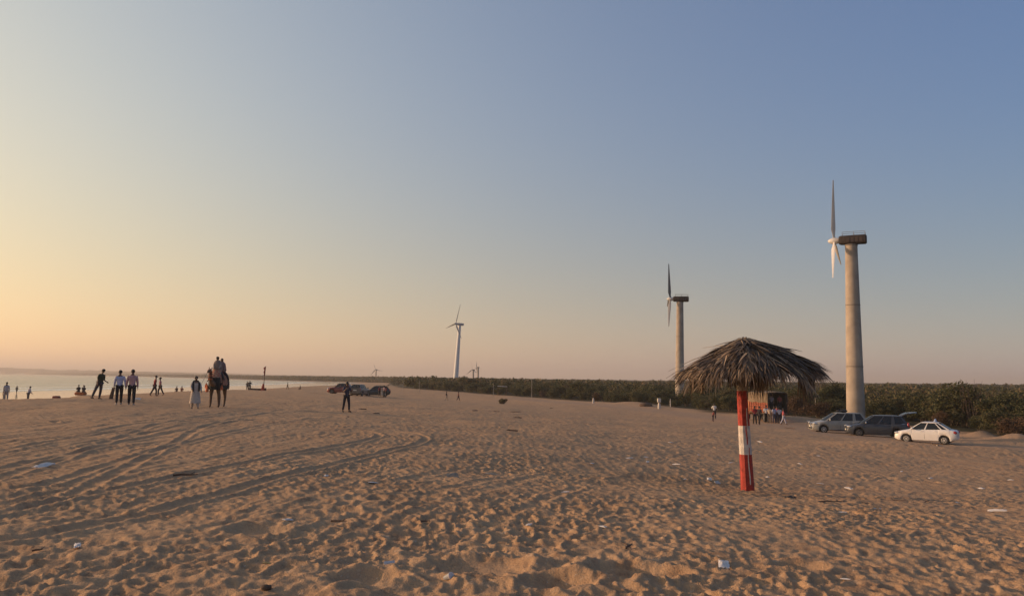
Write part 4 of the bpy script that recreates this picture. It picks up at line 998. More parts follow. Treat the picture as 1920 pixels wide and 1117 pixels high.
# ---------------------------------------------------------------- people
M_SKIN = mat('skin', (.16, .085, .055), .6, var=.1); M_HAIR = mat('hair', (.012, .010, .009), .6, var=.3)
CM = {}
def cloth(c, nm=None):
    if c not in CM: CM[c] = mat('cloth_%02d' % len(CM), c, .9, var=.15, scale=14, bump=.15, bscale=30)
    return CM[c]
STAND = dict(L=(2, 3, 2), R=(-2, 3, 2), aL=(5, 8, 12), aR=(-3, 8, 12))
WALK = dict(L=(20, 2, 8), R=(-16, 2, 16), aL=(-18, 8, 14), aR=(18, 8, 16))
def person(loc, rz, H=1.7, pose=STAND, shirt=(.3, .3, .3), legs=(.03, .03, .04), sleeve='short', hair='short', lean=0, side=0, twist=0, head=0, label=None, group=None, robe=None, skirt=None, shoes=None, detail_=True, scarf=None, cat='person', seat=None, wide=1.0, tilt=0.0, shawl=None, bulk=1.0):
    s_ = H / 1.72; root = empty('person', loc, rz, label, cat, group)
    if tilt: root.rotation_euler = (Matrix.Rotation(R(tilt), 3, 'Y') @ Matrix.Rotation(rz, 3, 'Z')).to_euler()
    Rl = Matrix.Rotation(R(side), 3, 'Y') @ Matrix.Rotation(R(lean), 3, 'X')
    def up(x, y, z): return Rl @ Vector((x, y, z))
    P_ = {}
    P_['pel'] = Vector((0, 0, 0)); P_['spine'] = up(0, .01, .20); P_['chest'] = up(0, .015, .40); P_['nb'] = up(0, .02, .53); P_['neck'] = up(0, .0, .60)
    hd = Matrix.Rotation(R(head), 3, 'X')
    P_['head'] = P_['neck'] + Rl @ hd @ Vector((0, -.015, .09)); P_['top'] = P_['neck'] + Rl @ hd @ Vector((0, -.005, .185))
    for sd, k in ((1, 'L'), (-1, 'R')):
        f, o_, b = pose[k]; f, o_, b = R(f), R(o_), R(b)
        hip = Vector((sd * .095, 0, -.03)); d = Vector((sd * math.sin(o_), -math.sin(f) * math.cos(o_), -math.cos(f) * math.cos(o_))); kn = hip + d * .43
        f2 = f - b; d2 = Vector((sd * math.sin(o_) * .6, -math.sin(f2), -math.cos(f2))).normalized(); an = kn + d2 * .41
        toe = an + Vector((sd * .03, -.17 * math.cos(f2 * .6), -.055 - .10 * math.sin(-min(0, f2)))); heel = an + Vector((0, .045, -.05))
        P_['hip' + k], P_['kn' + k], P_['an' + k], P_['toe' + k], P_['heel' + k] = hip, kn, an, toe, heel
        f, o_, b = pose['a' + k]; f, o_, b = R(f), R(o_), R(b)
        sh = up(sd * .175 * wide, .02, .47); d = Rl @ Vector((sd * math.sin(o_), -math.sin(f) * math.cos(o_), -math.cos(f) * math.cos(o_))); el = sh + d * .28
        f2 = f + b; inw = pose.get('in' + k, 0); d2 = (Rl @ Vector((sd * (math.sin(o_) * .5) - sd * math.sin(R(inw)), -math.sin(f2), -math.cos(f2)))).normalized(); wr = el + d2 * .25; ha = wr + d2 * .085
        P_['sh' + k], P_['el' + k], P_['wr' + k], P_['ha' + k] = sh, el, wr, ha; P_['hd' + k] = d2
    zmin = min(min(P_['toe' + k].z, P_['heel' + k].z) for k in 'LR') - .03
    if seat is not None: zmin = -seat / s_
    for k in P_: 
        if not k.startswith('hd') or k == 'head': P_[k] = (P_[k] - Vector((0, 0, zmin))) * s_
    RAD = dict(pel=(.15, .105), spine=(.130, .095), chest=(.155, .105), nb=(.075, .07), neck=(.052, .055), head=(.076, .098), top=(.05, .066), sh=.062, el=.042, wr=.028, ha=(.04, .02), hip=.088, kn=.058, an=.04, toe=(.042, .028), heel=.036)
    def rd(k, g=0.0):
        kk = k if k in RAD else k[:-1]; r_ = RAD[kk]; r_ = r_ if hasattr(r_, '__len__') else (r_, r_)
        return ((r_[0] + g) * s_, (r_[1] + g) * s_)
    def build(name, keys, edges, g, sub=1, over=None):
        idx = {k: i for i, k in enumerate(keys)}
        return skin_mesh(name, [P_[k] for k in keys], [(idx[a], idx[b]) for a, b in edges], [(over[k] if over and k in over else rd(k, g)) for k in keys], 0, sub)
    keys = ['pel', 'spine', 'chest', 'nb', 'neck', 'head', 'top']; ed = [('pel', 'spine'), ('spine', 'chest'), ('chest', 'nb'), ('nb', 'neck'), ('neck', 'head'), ('head', 'top')]
    for k in 'LR':
        keys += ['sh' + k, 'el' + k, 'wr' + k, 'ha' + k, 'hip' + k, 'kn' + k, 'an' + k, 'toe' + k]
        ed += [('chest', 'sh' + k), ('sh' + k, 'el' + k), ('el' + k, 'wr' + k), ('wr' + k, 'ha' + k), ('pel', 'hip' + k), ('hip' + k, 'kn' + k), ('kn' + k, 'an' + k), ('an' + k, 'toe' + k)]
    bm_ = build('body', keys, ed, 0)
    bo = link('body', bm_, M_SKIN, root)
    if detail_:
        ex = MB()
        for k, sd in (('L', 1), ('R', -1)):       # fingers and thumb
            h0 = P_['ha' + k]; d = P_['hd' + k]; sx_ = d.cross(Vector((1, 0, 0))); sx_ = sx_.normalized() if sx_.length > .1 else Vector((0, 1, 0)); nrm = sx_.cross(d)
            for j, ln in enumerate((.070, .082, .076, .060)):
                b0 = h0 + sx_ * (j - 1.5) * .019 * s_; ex.tube([b0 - d * .01, b0 + d * ln * .5 * s_, b0 + (d * ln * .95 - nrm * .014 * sd) * s_], [.0095 * s_, .0088 * s_, .006 * s_], 5)
            b0 = P_['wr' + k] + (d * .03) * s_; ex.tube([b0, b0 + (d * .035 + sx_ * .035) * s_, b0 + (d * .075 + sx_ * .042) * s_], [.012 * s_, .011 * s_, .007 * s_], 5)
        fw = Rl @ hd @ Vector((0, -1, 0)); lf = Rl @ Vector((1, 0, 0)); uu = fw.cross(lf) * -1; hc = P_['head']
        ex.ball(hc + (fw * .098 + uu * -.005) * s_, (.016 * s_, .022 * s_, .026 * s_), 6, 5)
        for sd in (-1, 1): ex.ball(hc + (lf * .078 * sd) * s_, (.012 * s_, .026 * s_, .034 * s_), 6, 5)
        ex.ball(hc + (fw * .082 - uu * .055) * s_, (.024 * s_, .012 * s_, .007 * s_), 6, 4)
        ex.m = 1
        for sd in (-1, 1): ex.ball(hc + (fw * .087 + lf * .032 * sd + uu * .022) * s_, (.013 * s_, .008 * s_, .008 * s_), 6, 4)
        em = ex.mesh('body_detail'); bmm = bmesh.new(); bmm.from_mesh(bo.data); bmm.from_mesh(em); bmm.to_mesh(bo.data); bmm.free(); bo.data.materials.append(M_HAIR); bo.data.shade_smooth(); bpy.data.meshes.remove(em)
    # shirt
    if shirt:
        keys = ['spine', 'pel', 'chest', 'nb']; ed = [('pel', 'spine'), ('spine', 'chest'), ('chest', 'nb')]; over = {'nb': (.085 * s_, .078 * s_), 'pel': (.172 * s_, .135 * s_), 'spine': (.168 * s_, .125 * s_), 'chest': (.172 * s_, .12 * s_)}; over = {k_: (a_ * bulk, b_ * bulk) for k_, (a_, b_) in over.items()}
        for k in 'LR':
            keys += ['sh' + k, 'el' + k]; ed += [('chest', 'sh' + k), ('sh' + k, 'el' + k)]
            if sleeve == 'long': keys.append('wr' + k); ed.append(('el' + k, 'wr' + k))
            over['sh' + k] = (.078 * s_, .078 * s_); over['el' + k] = (.060 * s_, .060 * s_); over['wr' + k] = (.042 * s_, .042 * s_)
        save = P_['pel'].copy(); P_['pel'] = P_['pel'] + Vector((0, 0, -.10)) * s_ if not seat else P_['pel']
        link('shirt', build('shirt', keys, ed, .022, 1, over), cloth(shirt), root); P_['pel'] = save
    if legs:
        keys = ['pel']; ed = []; over = {'pel': (.140 * s_, .112 * s_)}
        for k in 'LR':
            keys += ['hip' + k, 'kn' + k, 'an' + k]; ed += [('pel', 'hip' + k), ('hip' + k, 'kn' + k), ('kn' + k, 'an' + k)]
            over['hip' + k] = (.112 * s_, .118 * s_); over['kn' + k] = (.080 * s_, .082 * s_); over['an' + k] = (.062 * s_, .064 * s_)
        link('trousers', build('trousers', keys, ed, .02, 1, over), cloth(legs), root)
    if robe:                                       # long loose tunic to the shins
        rings = []; base = P_['pel']
        for (z, wx, wy) in ((.44, .20, .12), (.30, .20, .135), (.10, .19, .14), (-.10, .22, .16), (-.35, .26, .19), (-.62, .28, .22)):
            c = base + Rl @ Vector((0, .01, z)) * s_ if z > 0 else base + Vector((0, .01, z)) * s_
            rings.append([c + Vector((math.cos(a) * wx, math.sin(a) * wy, .02 * math.sin(5 * a)* (1 if z < -.3 else 0))) * s_ * (1 + .04 * math.sin(7 * a + z * 9)) for a in [2 * math.pi * j / 20 for j in range(20)]])
        MB().loft(rings).build('tunic', cloth(robe), root)
    if scarf:
        mb = MB(); nb = P_['nb']; mb.tube([nb + Vector((.13, .02, -.02)) * s_, nb + Vector((0, .085, .05)) * s_, nb + Vector((-.13, .02, -.02)) * s_], [.05 * s_, .055 * s_, .05 * s_], 8)
        for sd in (1, -1): mb.tube([nb + Vector((sd * .12, .02, -.02)) * s_, nb + Vector((sd * .15, -.11, -.12)) * s_, nb + Vector((sd * .15, -.145, -.36)) * s_, nb + Vector((sd * .15, -.15, -.52)) * s_], [.05 * s_, .05 * s_, .048 * s_, .05 * s_], 8, flat=.5)
        mb.build('scarf', cloth(scarf), root)
    if shawl:
        nb = P_['nb']; rings = []
        for (z, wx, wy) in ((.06, .09, .08), (-.02, .17, .12), (-.10, .235, .15), (-.28, .27, .19), (-.46, .29, .22), (-.58, .27, .22)):
            rings.append([nb + Rl @ Vector((math.cos(a) * wx, math.sin(a) * wy, z + .02 * math.sin(4 * a))) * s_ * (1 + .03 * math.sin(6 * a + z * 11)) for a in [2 * math.pi * j / 18 for j in range(18)]])
        MB().loft(rings).build('shawl', cloth(shawl), root)
    # hair
    hb = MB(); hc = P_['head'] + Rl @ hd @ Vector((0, .018, .035)) * s_; rot = Rl @ hd
    hb.ball(hc, (.094 * s_, .108 * s_, .098 * s_), 12, 8, rot)
    if hair == 'long': hb.tube([hc + Vector((0, .05, .02)) * s_, hc + Vector((0, .10, -.12)) * s_, hc + Vector((0, .11, -.32)) * s_], [.09 * s_, .085 * s_, .04 * s_], 9)
    if hair == 'bun': hb.ball(hc + Vector((0, .11, .0)) * s_, .055 * s_, 8, 6)
    if hair == 'fringe': hb.ball(hc + rot @ Vector((0, -.03, .05)) * s_, (.09 * s_, .10 * s_, .06 * s_), 10, 6, rot)
    hb.build('hair' if hair != 'cap' else 'headwrap', M_HAIR, root)
    if shoes:
        for k in 'LR':
            a, t = P_['an' + k], P_['toe' + k]; MB().tube([P_['heel' + k] + Vector((0, .02, -.0)) * s_, a.lerp(t, .4) + Vector((0, 0, -.02)) * s_, t + Vector((0, -.03, -.0)) * s_], [.045 * s_, .056 * s_, .036 * s_], 9).build('shoe', cloth(shoes), root)
    return root
# the skin layer appears once a Skin modifier has been added through the operator-free path
def skin_mesh(name, V, E, Rd, root=0, sub=1):
    bm = bmesh.new(); lay = bm.verts.layers.skin.verify()
    vs_ = [bm.verts.new(tuple(v)) for v in V]
    for i, (v, r_) in enumerate(zip(vs_, Rd)):
        v[lay].radius = r_; v[lay].use_root = (i == root)
    for a, b in E: bm.edges.new((vs_[a], vs_[b]))
    me_ = bpy.data.meshes.new(name); bm.to_mesh(me_); bm.free()
    o = bpy.data.objects.new('tmp', me_); COL.objects.link(o)
    sk = o.modifiers.new('skin', 'SKIN'); sk.use_smooth_shade = True; sk.branch_smoothing = .4
    if sub: sb = o.modifiers.new('sub', 'SUBSURF'); sb.levels = sub; sb.render_levels = sub
    dg = bpy.context.evaluated_depsgraph_get(); out = bpy.data.meshes.new_from_object(o.evaluated_get(dg)); out.name = name
    bpy.data.objects.remove(o); bpy.data.meshes.remove(me_); out.materials.clear(); out.shade_smooth(); return out
def on(px, D, dz=0.0):
    p = stand(px, D); return Vector((p.x, p.y, gf(p.x, p.y) + dz - .02))
def face(px, deg): return R(deg) - math.atan((px - 960) / FPX)       # deg 0 = towards the viewer of the photo, 180 = away
PI_ = 180
# walking pair, seen from behind
person(on(222, 37.5), face(222, 182), 1.63, dict(L=(-10, 1, 6), R=(12, 1, 6), aL=(12, 10, 14), aR=(-10, 14, 10)), (.42, .44, .58), (.012, .012, .016), 'long', shoes=(.3, .28, .25), lean=3, label='person in pale blue shirt and black trousers walking away beside the pink-shirted one')
person(on(245.5, 37.6), face(245, 178), 1.71, dict(L=(12, 1, 6), R=(-12, 1, 10), aL=(8, 12, 8), aR=(6, 10, 8)), (.46, .27, .27), (.012, .012, .018), 'long', shoes=(.3, .28, .25), lean=1, label='person in dusty pink shirt and black trousers walking away along the beach')
person(on(179, 45), face(183, 40), 1.72, dict(L=(2, 11, 4), R=(-4, 9, 4), aL=(4, 8, 70), aR=(6, 6, 10)), (.035, .042, .022), (.05, .05, .065), 'short', 'fringe', lean=0, tilt=12, bulk=1.2, shoes=(.03, .025, .02), label='person in dark olive shirt and jeans leaning over beside the wooden post')
person(on(365, 41), face(365, 8), 1.72, dict(L=(9, 3, 4), R=(-7, 3, 8), aL=(12, 16, 30), aR=(16, 14, 50), inL=10, inR=10), (.46, .40, .34), (.44, .38, .32), 'long', robe=(.46, .40, .34), scarf=(.02, .018, .02), shoes=(.03, .025, .02), label='camel leader in long cream tunic and dark scarf walking with a rope')
person(on(649, 45.5), face(649, 20), 1.72, dict(L=(6, 6, 8), R=(-2, 7, 10), aL=(28, 12, 85), aR=(30, 14, 95), inL=15, inR=18), (.05, .045, .07), (.018, .018, .028), 'short', shoes=(.02, .02, .02), lean=2, label='person in dark top and jeans standing with raised forearms on open sand')
person(on(289, 62), face(290, 100), 1.66, dict(L=(22, 2, 24), R=(-22, 2, 8), aL=(10, 6, 10), aR=(-12, 6, 12)), (.24, .022, .03), (.03, .026, .035), 'long', lean=6, label='person in deep red top striding along the top of the beach')
person(on(299.5, 64), face(300, 260), 1.50, dict(L=(18, 2, 20), R=(-20, 2, 6), aL=(-8, 6, 10), aR=(10, 6, 12)), (.42, .16, .16), (.05, .03, .03), 'short', 'bun', lean=4, label='shorter person in salmon pink top stepping beside the red-clad one')
# far left, by and in the water
person(on(10.5, 58), face(10, 170), 1.40, STAND, (.40, .38, .38), (.30, .27, .26), 'long', 'cap', label='person in pale clothes and dark headwrap standing at the edge of wet sand')
person(on(52, 66, 0), face(52, 120), 1.25, dict(STAND, aL=(30, 8, 40), aR=(20, 8, 30)), (.38, .38, .42), (.05, .05, .07), 'long', lean=14, label='person in white shirt stooping at the edge of wet sand')
def wade(px, D, H, deg, sh, lg, lab, pose=STAND, **k):
    d = ray(px, horizon(px)); x = d.x * D / d.y; z = max(gz(x, D), -.35)
    return person(Vector((x, D, z)), face(px, deg), H, pose, sh, lg, label=lab, detail_=False, **k)
wade(11.5, 120, 1.7, 180, (.30, .16, .14), (.08, .06, .06), 'far person in brownish top on the wet sand behind the headwrapped one')
wade(34, 165, 1.65, 150, (.09, .07, .07), (.06, .05, .05), 'lone dark-clothed person wading at the wave line', WALK)
wade(160.5, 170, 1.7, 90, (.10, .07, .07), (.07, .06, .06), 'slim dark-clothed person standing in shallow water behind the seated pair', STAND)
SIT = dict(L=(92, 6, 110), R=(86, 6, 100), aL=(38, 2, 40), aR=(34, 2, 45), inL=14, inR=14)
mt = on(151, 92)
person(mt + Vector((-.28, 0, .38)), face(148, 190), 1.65, SIT, (.04, .035, .035), (.05, .04, .04), 'long', seat=.10, label='person in black sitting on the orange mat at the beach edge', detail_=False)
person(mt + Vector((.26, .1, .36)), face(153, 170), 1.62, SIT, (.06, .05, .05), (.04, .035, .04), 'long', seat=.10, label='person in charcoal sitting on the orange mat, turned away', detail_=False)
mm = MB(); mm.box((0, 0, .2), (1.15, .8, .38), bev=.1); mmo = mm.build('orange_mat_bundle', mat('orange_mat', (.34, .10, .03), .9, var=.4, scale=3)); mmo.location = mt; setp(mmo, 'orange and brown padded mat under the seated pair', 'mat')
bx = MB().box((0, 0, .12), (.42, .32, .24), bev=.05); bo_ = bx.build('red_crate', mat('red_plastic', (.22, .05, .035), .6)); bo_.location = on(105.5, 49); setp(bo_, 'small dull red crate lying on the beach crest', 'crate')
s1 = on(331, 112); person(s1, face(330, 200), 1.6, SIT, (.07, .04, .04), (.06, .04, .04), 'long', seat=.12, label='dark-clothed person sitting low at the beach crest by the walking pair in red', detail_=False)
person(s1 + Vector((.7, .1, 0)), face(336, 160), 1.6, SIT, (.24, .07, .05), (.05, .04, .04), 'long', seat=.14, label='person in rust-coloured top sitting upright at the beach crest', detail_=False)
person(on(463.5, 136), face(464, 200), 1.62, STAND, (.04, .035, .035), (.03, .03, .035), 'long', label='slim dark person standing left of the flag, nearer the water', detail_=False)
person(on(468, 135), face(468, 10), 1.74, dict(STAND, aL=(10, 25, 60), aR=(10, 25, 60)), (.05, .04, .04), (.025, .025, .03), 'short', label='dark person with hands on hips standing beside the beached dinghy', detail_=False)
person(on(539, 175), face(538, 260), 1.6, WALK, (.10, .08, .07), (.05, .045, .04), 'long', label='tiny far walker on the sand beyond the red flag', detail_=False)
person(on(563, 180), face(562, 260), 1.6, SIT, (.08, .04, .04), (.05, .045, .04), 'long', seat=.14, label='tiny far person sitting alone on the sand, short of the red car', detail_=False)
# by the cars on the beach
person(on(711.5, 115), face(711, 30), 1.62, STAND, (.20, .03, .035), (.03, .025, .03), 'short', label='person in crimson top standing close behind the dark green car', detail_=False)
person(on(719.5, 114), face(719, 300), 1.72, dict(STAND, aR=(40, 8, 60)), (.34, .22, .22), (.02, .02, .025), 'short', label='person in pale pink top and black trousers by the raised rear door', detail_=False)
person(on(723.5, 114.5), face(723, 270), 1.60, STAND, (.22, .035, .04), (.03, .025, .03), 'short', 'bun', label='person in dark red outfit outermost of those behind the green car', detail_=False)
person(on(716, 117), face(716, 180), 1.66, STAND, (.42, .36, .28), (.40, .34, .27), 'long', robe=(.42, .36, .28), label='person in long cream tunic among those behind the green car', detail_=False)
person(on(837, 140), face(837, 100), 1.60, WALK, (.02, .018, .02), (.34, .28, .22), 'short', label='walker in black top and pale trousers on the sand before the scrub', detail_=False)
person(on(859.5, 141), face(859, 80), 1.66, WALK, (.14, .022, .025), (.03, .02, .022), 'long', label='walker in dark maroon clothes on the sand before the scrub', detail_=False)
# around the lorry
person(on(1339.5, 86), face(1338, 180), 1.70, dict(STAND, aL=(10, 20, 50), aR=(10, 20, 50)), (.62, .60, .58), (.02, .02, .03), 'short', label='person in bright white shirt standing on the sandy track', detail_=False)
person(on(1337, 79), face(1336, 90), 1.12, dict(STAND, aL=(40, 8, 20), aR=(50, 10, 15)), (.30, .06, .05), (.03, .02, .03), 'short', label='child in red top stretching out an arm near the white-shirted person', detail_=False, lean=10)
grp = [(1415.5, 72, 1.68, 200, (.26, .025, .03), (.02, .018, .02), 'person in scarlet shirt and black trousers standing right behind the umbrella post', STAND), (1424, 72.5, 1.72, 150, (.03, .025, .03), (.02, .018, .022), 'person all in black beside the scarlet-shirted one', WALK),
       (1437, 77, 1.70, 190, (.50, .52, .58), (.02, .02, .025), 'person in white shirt and black trousers leaning by the lorry side', STAND), (1443.5, 76.5, 1.62, 170, (.44, .34, .26), (.10, .08, .07), 'person in beige shirt next to the lorry rear corner', STAND),
       (1452, 76, 1.66, 220, (.36, .38, .50), (.05, .05, .08), 'person in pale blue shirt at the open lorry tail', STAND), (1457, 77, 1.70, 140, (.30, .05, .06), (.05, .05, .06), 'person in red shirt at the open lorry tail', STAND),
       (1461.5, 76, 1.60, 190, (.48, .46, .50), (.03, .03, .05), 'person in light grey shirt at the open lorry tail', STAND), (1469.5, 74, 1.56, 90, (.52, .13, .15), (.42, .42, .50), 'person in coral pink top and pale trousers walking past the lorry tail', WALK)]
for (px, D, H, dg_, a, b, lb, ps) in grp: person(on(px, D), face(px, dg_), H, ps, a, b, 'short', label=lb, detail_=False)
# people up in the lorry
for (dx, dy, c, lb) in ((1.9, .45, (.20, .05, .05), 'person in dark red standing inside the lorry bed'), (2.1, -.5, (.16, .15, .17), 'person in grey standing inside the lorry bed')):
    w = Matrix.Rotation(lorry.rotation_euler.z, 3, 'Z') @ Vector((dx, dy, FB + .08)); person(lorry.location + w, face(1460, 10), 1.6, STAND, c, (.03, .03, .035), 'short', label=lb, detail_=False)

# ---------------------------------------------------------------- camel with two riders
CP = on(407, 45); CRZ = R(3)
camel = empty('camel', CP, CRZ, 'decorated brown camel carrying two riders along the beach', 'camel')
V = []; E = []; RR2 = []
def cv(x, y, z, r_, p=None):
    V.append((x, y, z)); RR2.append(r_ if hasattr(r_, '__len__') else (r_, r_)); i = len(V) - 1
    if p is not None: E.append((p, i))
    return i
b_ = cv(0, .15, 1.42, (.34, .38)); ch = cv(0, -.45, 1.42, (.29, .37), b_); pe = cv(0, .72, 1.50, (.27, .30), b_); hump = cv(0, .12, 1.86, (.20, .22), b_)
n1 = cv(0, -.85, 1.36, (.17, .22), ch); n2 = cv(0, -1.18, 1.42, (.125, .16), n1); n3 = cv(0, -1.38, 1.70, (.10, .12), n2); n4 = cv(0, -1.42, 2.0, (.088, .10), n3); h1 = cv(0, -1.50, 2.13, (.095, .11), n4); h2 = cv(0, -1.72, 2.08, (.078, .085), h1); h3 = cv(0, -1.90, 2.00, (.062, .068), h2)
tl = cv(0, 1.0, 1.52, (.06, .06), pe); t2 = cv(0, 1.10, 1.1, (.025, .025), tl); cv(0, 1.11, .85, (.045, .045), t2)
for sd, off_ in ((1, .12), (-1, -.16)):
    s0 = cv(sd * .19, -.48, 1.15, (.13, .15), ch); k0 = cv(sd * .19, -.50 + off_ * .5, .70, (.085, .09), s0); f0 = cv(sd * .19, -.46 + off_, .16, (.058, .06), k0); cv(sd * .19, -.56 + off_, .045, (.10, .05), f0)
    h0 = cv(sd * .19, .74, 1.28, (.16, .20), pe); st0 = cv(sd * .19, .60, 1.0, (.11, .13), h0); hk = cv(sd * .19, .84 - off_ * .6, .60, (.072, .08), st0); ff = cv(sd * .19, .78 - off_, .15, (.054, .056), hk); cv(sd * .19, .68 - off_, .045, (.08, .048), ff)
M_CAM = mat('camel_hair', (.13, .080, .048), .95, var=.25, scale=4, bump=.3, bscale=40)
link('body', skin_mesh('camel_body', V, E, RR2, 0, 2), M_CAM, camel)
for sd in (-1, 1):
    MB().ball((sd * .075, -1.46, 2.25), (.022, .03, .06), 8, 6).build('ear', M_CAM, camel)
    MB().ball((sd * .078, -1.60, 2.14), (.016, .022, .018), 8, 5).build('eye', M_HAIR, camel)
def checker_cloth():
    m = bpy.data.materials.new('checked_cloth'); m.use_nodes = True; nt = m.node_tree; N = nt.nodes; L = nt.links; p = N['Principled BSDF']; p.inputs['Roughness'].default_value = .95
    tc = N.new('ShaderNodeTexCoord'); ck = N.new('ShaderNodeTexChecker'); ck.inputs['Scale'].default_value = 9.0; ck.inputs['Color1'].default_value = (.34, .11, .075, 1); ck.inputs['Color2'].default_value = (.40, .26, .17, 1)
    L.new(tc.outputs['Object'], ck.inputs['Vector']); L.new(ck.outputs['Color'], p.inputs['Base Color']); return m
M_CHK = checker_cloth(); M_BLK = mat('black_cloth', (.018, .02, .018), .95, var=.5, scale=12); M_ORG = mat('orange_tassel', (.50, .13, .05), .9, var=.3, scale=14); M_DRD = mat('dark_red_cloth', (.13, .03, .028), .95, var=.3, scale=9)
def drape(name, y0, y1, rx, z_top, z_bot, m_, ny=8, rip=.02):
    rows = []
    for i in range(ny + 1):
        y = lerp(y0, y1, i / ny); out = []; e = math.sin(math.pi * (.15 + .7 * i / ny))
        for j in range(17):
            a = math.pi * j / 16; x = math.cos(a) * rx; z = 1.45 + math.sin(a) * (z_top - 1.45) * (.8 + .2 * e)
            out.append((x * (1 + .02 * math.sin(i * 2.1 + j)), y, z))
        skirt_r = [(rx * (1.03 + rip * math.sin(i * 2.3 + k)), y, lerp(1.45, z_bot + .04 * math.sin(i * 1.9), k / 4)) for k in range(4, 0, -1)]; skirt_l = [(-x, yy, z) for (x, yy, z) in reversed(skirt_r)]
        prof = skirt_r + out + skirt_l; inner = [(x * .97, yy, z - .015) for (x, yy, z) in reversed(prof)]
        rows.append(prof + inner)
    MB().loft(rows).build(name, m_, camel)
drape('saddle_blanket', -.40, .50, .375, 2.06, 1.30, M_CHK)
drape('under_blanket', -.60, .80, .35, 1.90, 1.06, M_BLK, rip=.04)
drape('rump_cloth', .5, .98, .335, 1.86, 1.05, M_DRD)
MB().box((0, .1, 2.04), (.46, .95, .12), bev=.05).build('saddle', M_DRD, camel)
cc = MB(); cc.loft([[(math.cos(a) * w, -.50 - d_ + math.sin(a) * .30 * -1, z) for a in [math.pi * j / 8 for j in range(9)]] + [(math.cos(a) * w * .95, -.46 - d_ + math.sin(a) * .28 * -1, z) for a in [math.pi * (8 - j) / 8 for j in range(9)]] for (z, w, d_) in ((1.72, .28, .12), (1.5, .33, .16), (1.25, .34, .14), (1.02, .30, .06))]).build('chest_cloth', M_BLK, camel)
for (x, y, z) in ((-.42, -.62, 1.12), (-.46, -.5, .98), (-.36, -.74, 1.0), (-.5, -.55, 1.2), (.40, -.6, 1.1)):
    t_ = MB(); t_.lathe([(.012, .22), (.03, .18), (.065, .10), (.085, .0), (.075, -.07), (.02, -.10)], 9, c=(x, y, z)); t_.build('tassel', M_ORG, camel)
for z in (.52, .42, .32):
    pass
fd = MB(); rows = []
for i in range(9):
    t = i / 8; z = lerp(2.16, 1.42, t); w = .24 + .14 * t; y = -.44 - .26 * math.sin(min(1, t * 1.15) * 1.5)
    rows.append([(w * math.cos(a), y + .16 - .16 * math.sin(a) * (1 + .05 * math.sin(7 * a)), z) for a in [math.pi * j / 12 for j in range(13)]] + [(w * .96 * math.cos(a), y + .18 - .15 * math.sin(a), z) for a in [math.pi * (12 - j) / 12 for j in range(13)]])
fd.loft(rows).build('front_drape', M_CHK, camel)
hl = MB(); hl.tube([(math.cos(a) * .10, -1.66 + .02 * math.sin(a), 2.085 + math.sin(a) * .10) for a in [2 * math.pi * j / 12 for j in range(13)]], .012, 5); hl.tube([(math.cos(a) * .115, -1.45, 2.08 + math.sin(a) * .13) for a in [2 * math.pi * j / 12 for j in range(13)]], .012, 5); hl.build('halter', M_ORG, camel)
for j in range(4): MB().lathe([(.12 - j * .0, -.02), (.135, 0), (.12, .02)], 12, c=(0, -1.40, 1.62 + j * .1)).build('neck_band', M_DRD if j % 2 else M_ORG, camel)
RM = Matrix.Rotation(CRZ, 3, 'Z')
RIDE = dict(L=(50, 34, 62), R=(50, 34, 62), aL=(26, 4, 45), aR=(26, 4, 45), inL=16, inR=16)
person(CP + RM @ Vector((-.02, -.18, 2.08 - .02)), CRZ + R(4), 1.62, RIDE, (.30, .24, .20), (.05, .045, .05), 'long', 'fringe', seat=.10, label='front camel rider in grey-brown shawl sitting tall', lean=8, shawl=(.22, .17, .145))
person(CP + RM @ Vector((.05, .30, 2.08 - .08)), CRZ + R(18), 1.58, RIDE, (.26, .16, .14), (.04, .03, .035), 'long', 'long', seat=.10, lean=10, shawl=(.24, .15, .13), label='rear camel rider with long dark hair holding on behind')
ld = on(365, 41); rp = [CP + RM @ Vector((-.06, -1.84, 1.98)), CP + RM @ Vector((-.35, -2.3, 1.60)), CP + RM @ Vector((-.62, -2.9, 1.30)), ld + Vector((.12, -.2, 1.05))]
ro_ = MB().tube([rp[0], rp[0].lerp(rp[3], .3) - Vector((0, 0, .10)), rp[0].lerp(rp[3], .65) - Vector((0, 0, .14)), rp[3]], .010, 6).build('lead_rope', mat('rope', (.30, .22, .14), .9)); setp(ro_, 'thin lead rope slung between camel and its leader', 'rope')

# ---------------------------------------------------------------- posts, flag, dinghy, signs
M_POST = mat('pale_pole', (.26, .235, .20), .8, var=.15); M_OLD = mat('old_timber', (.10, .065, .045), .95, var=.35, scale=5, bump=.3)
wp = on(206.5, 45.5)
po = MB(); rows = []
for i in range(7): t = i / 6; rows.append([(math.cos(a) * (.13 - .045 * t) * (1 + .06 * math.sin(3 * a + i)) + .16 * t, math.sin(a) * (.13 - .045 * t), -.2 + .88 * t) for a in [2 * math.pi * j / 10 for j in range(10)]])
po.loft(rows); o = po.build('wooden_post', M_OLD); o.location = wp; setp(o, 'stubby dark wooden post leaning on the beach crest', 'post')
def pole(px, D, top, label, r_=.07, cat='pole', group='poles along the scrub edge'):
    p = stand(px, D); z = gz(p.x, p.y); h_ = at(px, top, D).z - z
    o = MB().tube([(0, 0, -.3), (0, 0, h_ * .5), (0, 0, h_)], [r_, r_ * .9, r_ * .7], 8).build('marker_pole', M_POST); o.location = (p.x, p.y, z); return setp(o, label, cat, group)
pole(755.5, 200, 713, 'thin pale pole at the edge of the scrub, first beyond the parked cars', .055); pole(786, 190, 713, 'thin pale pole at the edge of the scrub, between cars and white turbine', .055)
pole(925, 175, 719, 'thin pale pole beside the flat pale roof in the scrub', .05); pole(997, 168, 711, 'tall thin pole at the scrub edge beyond the lone bush', .06)
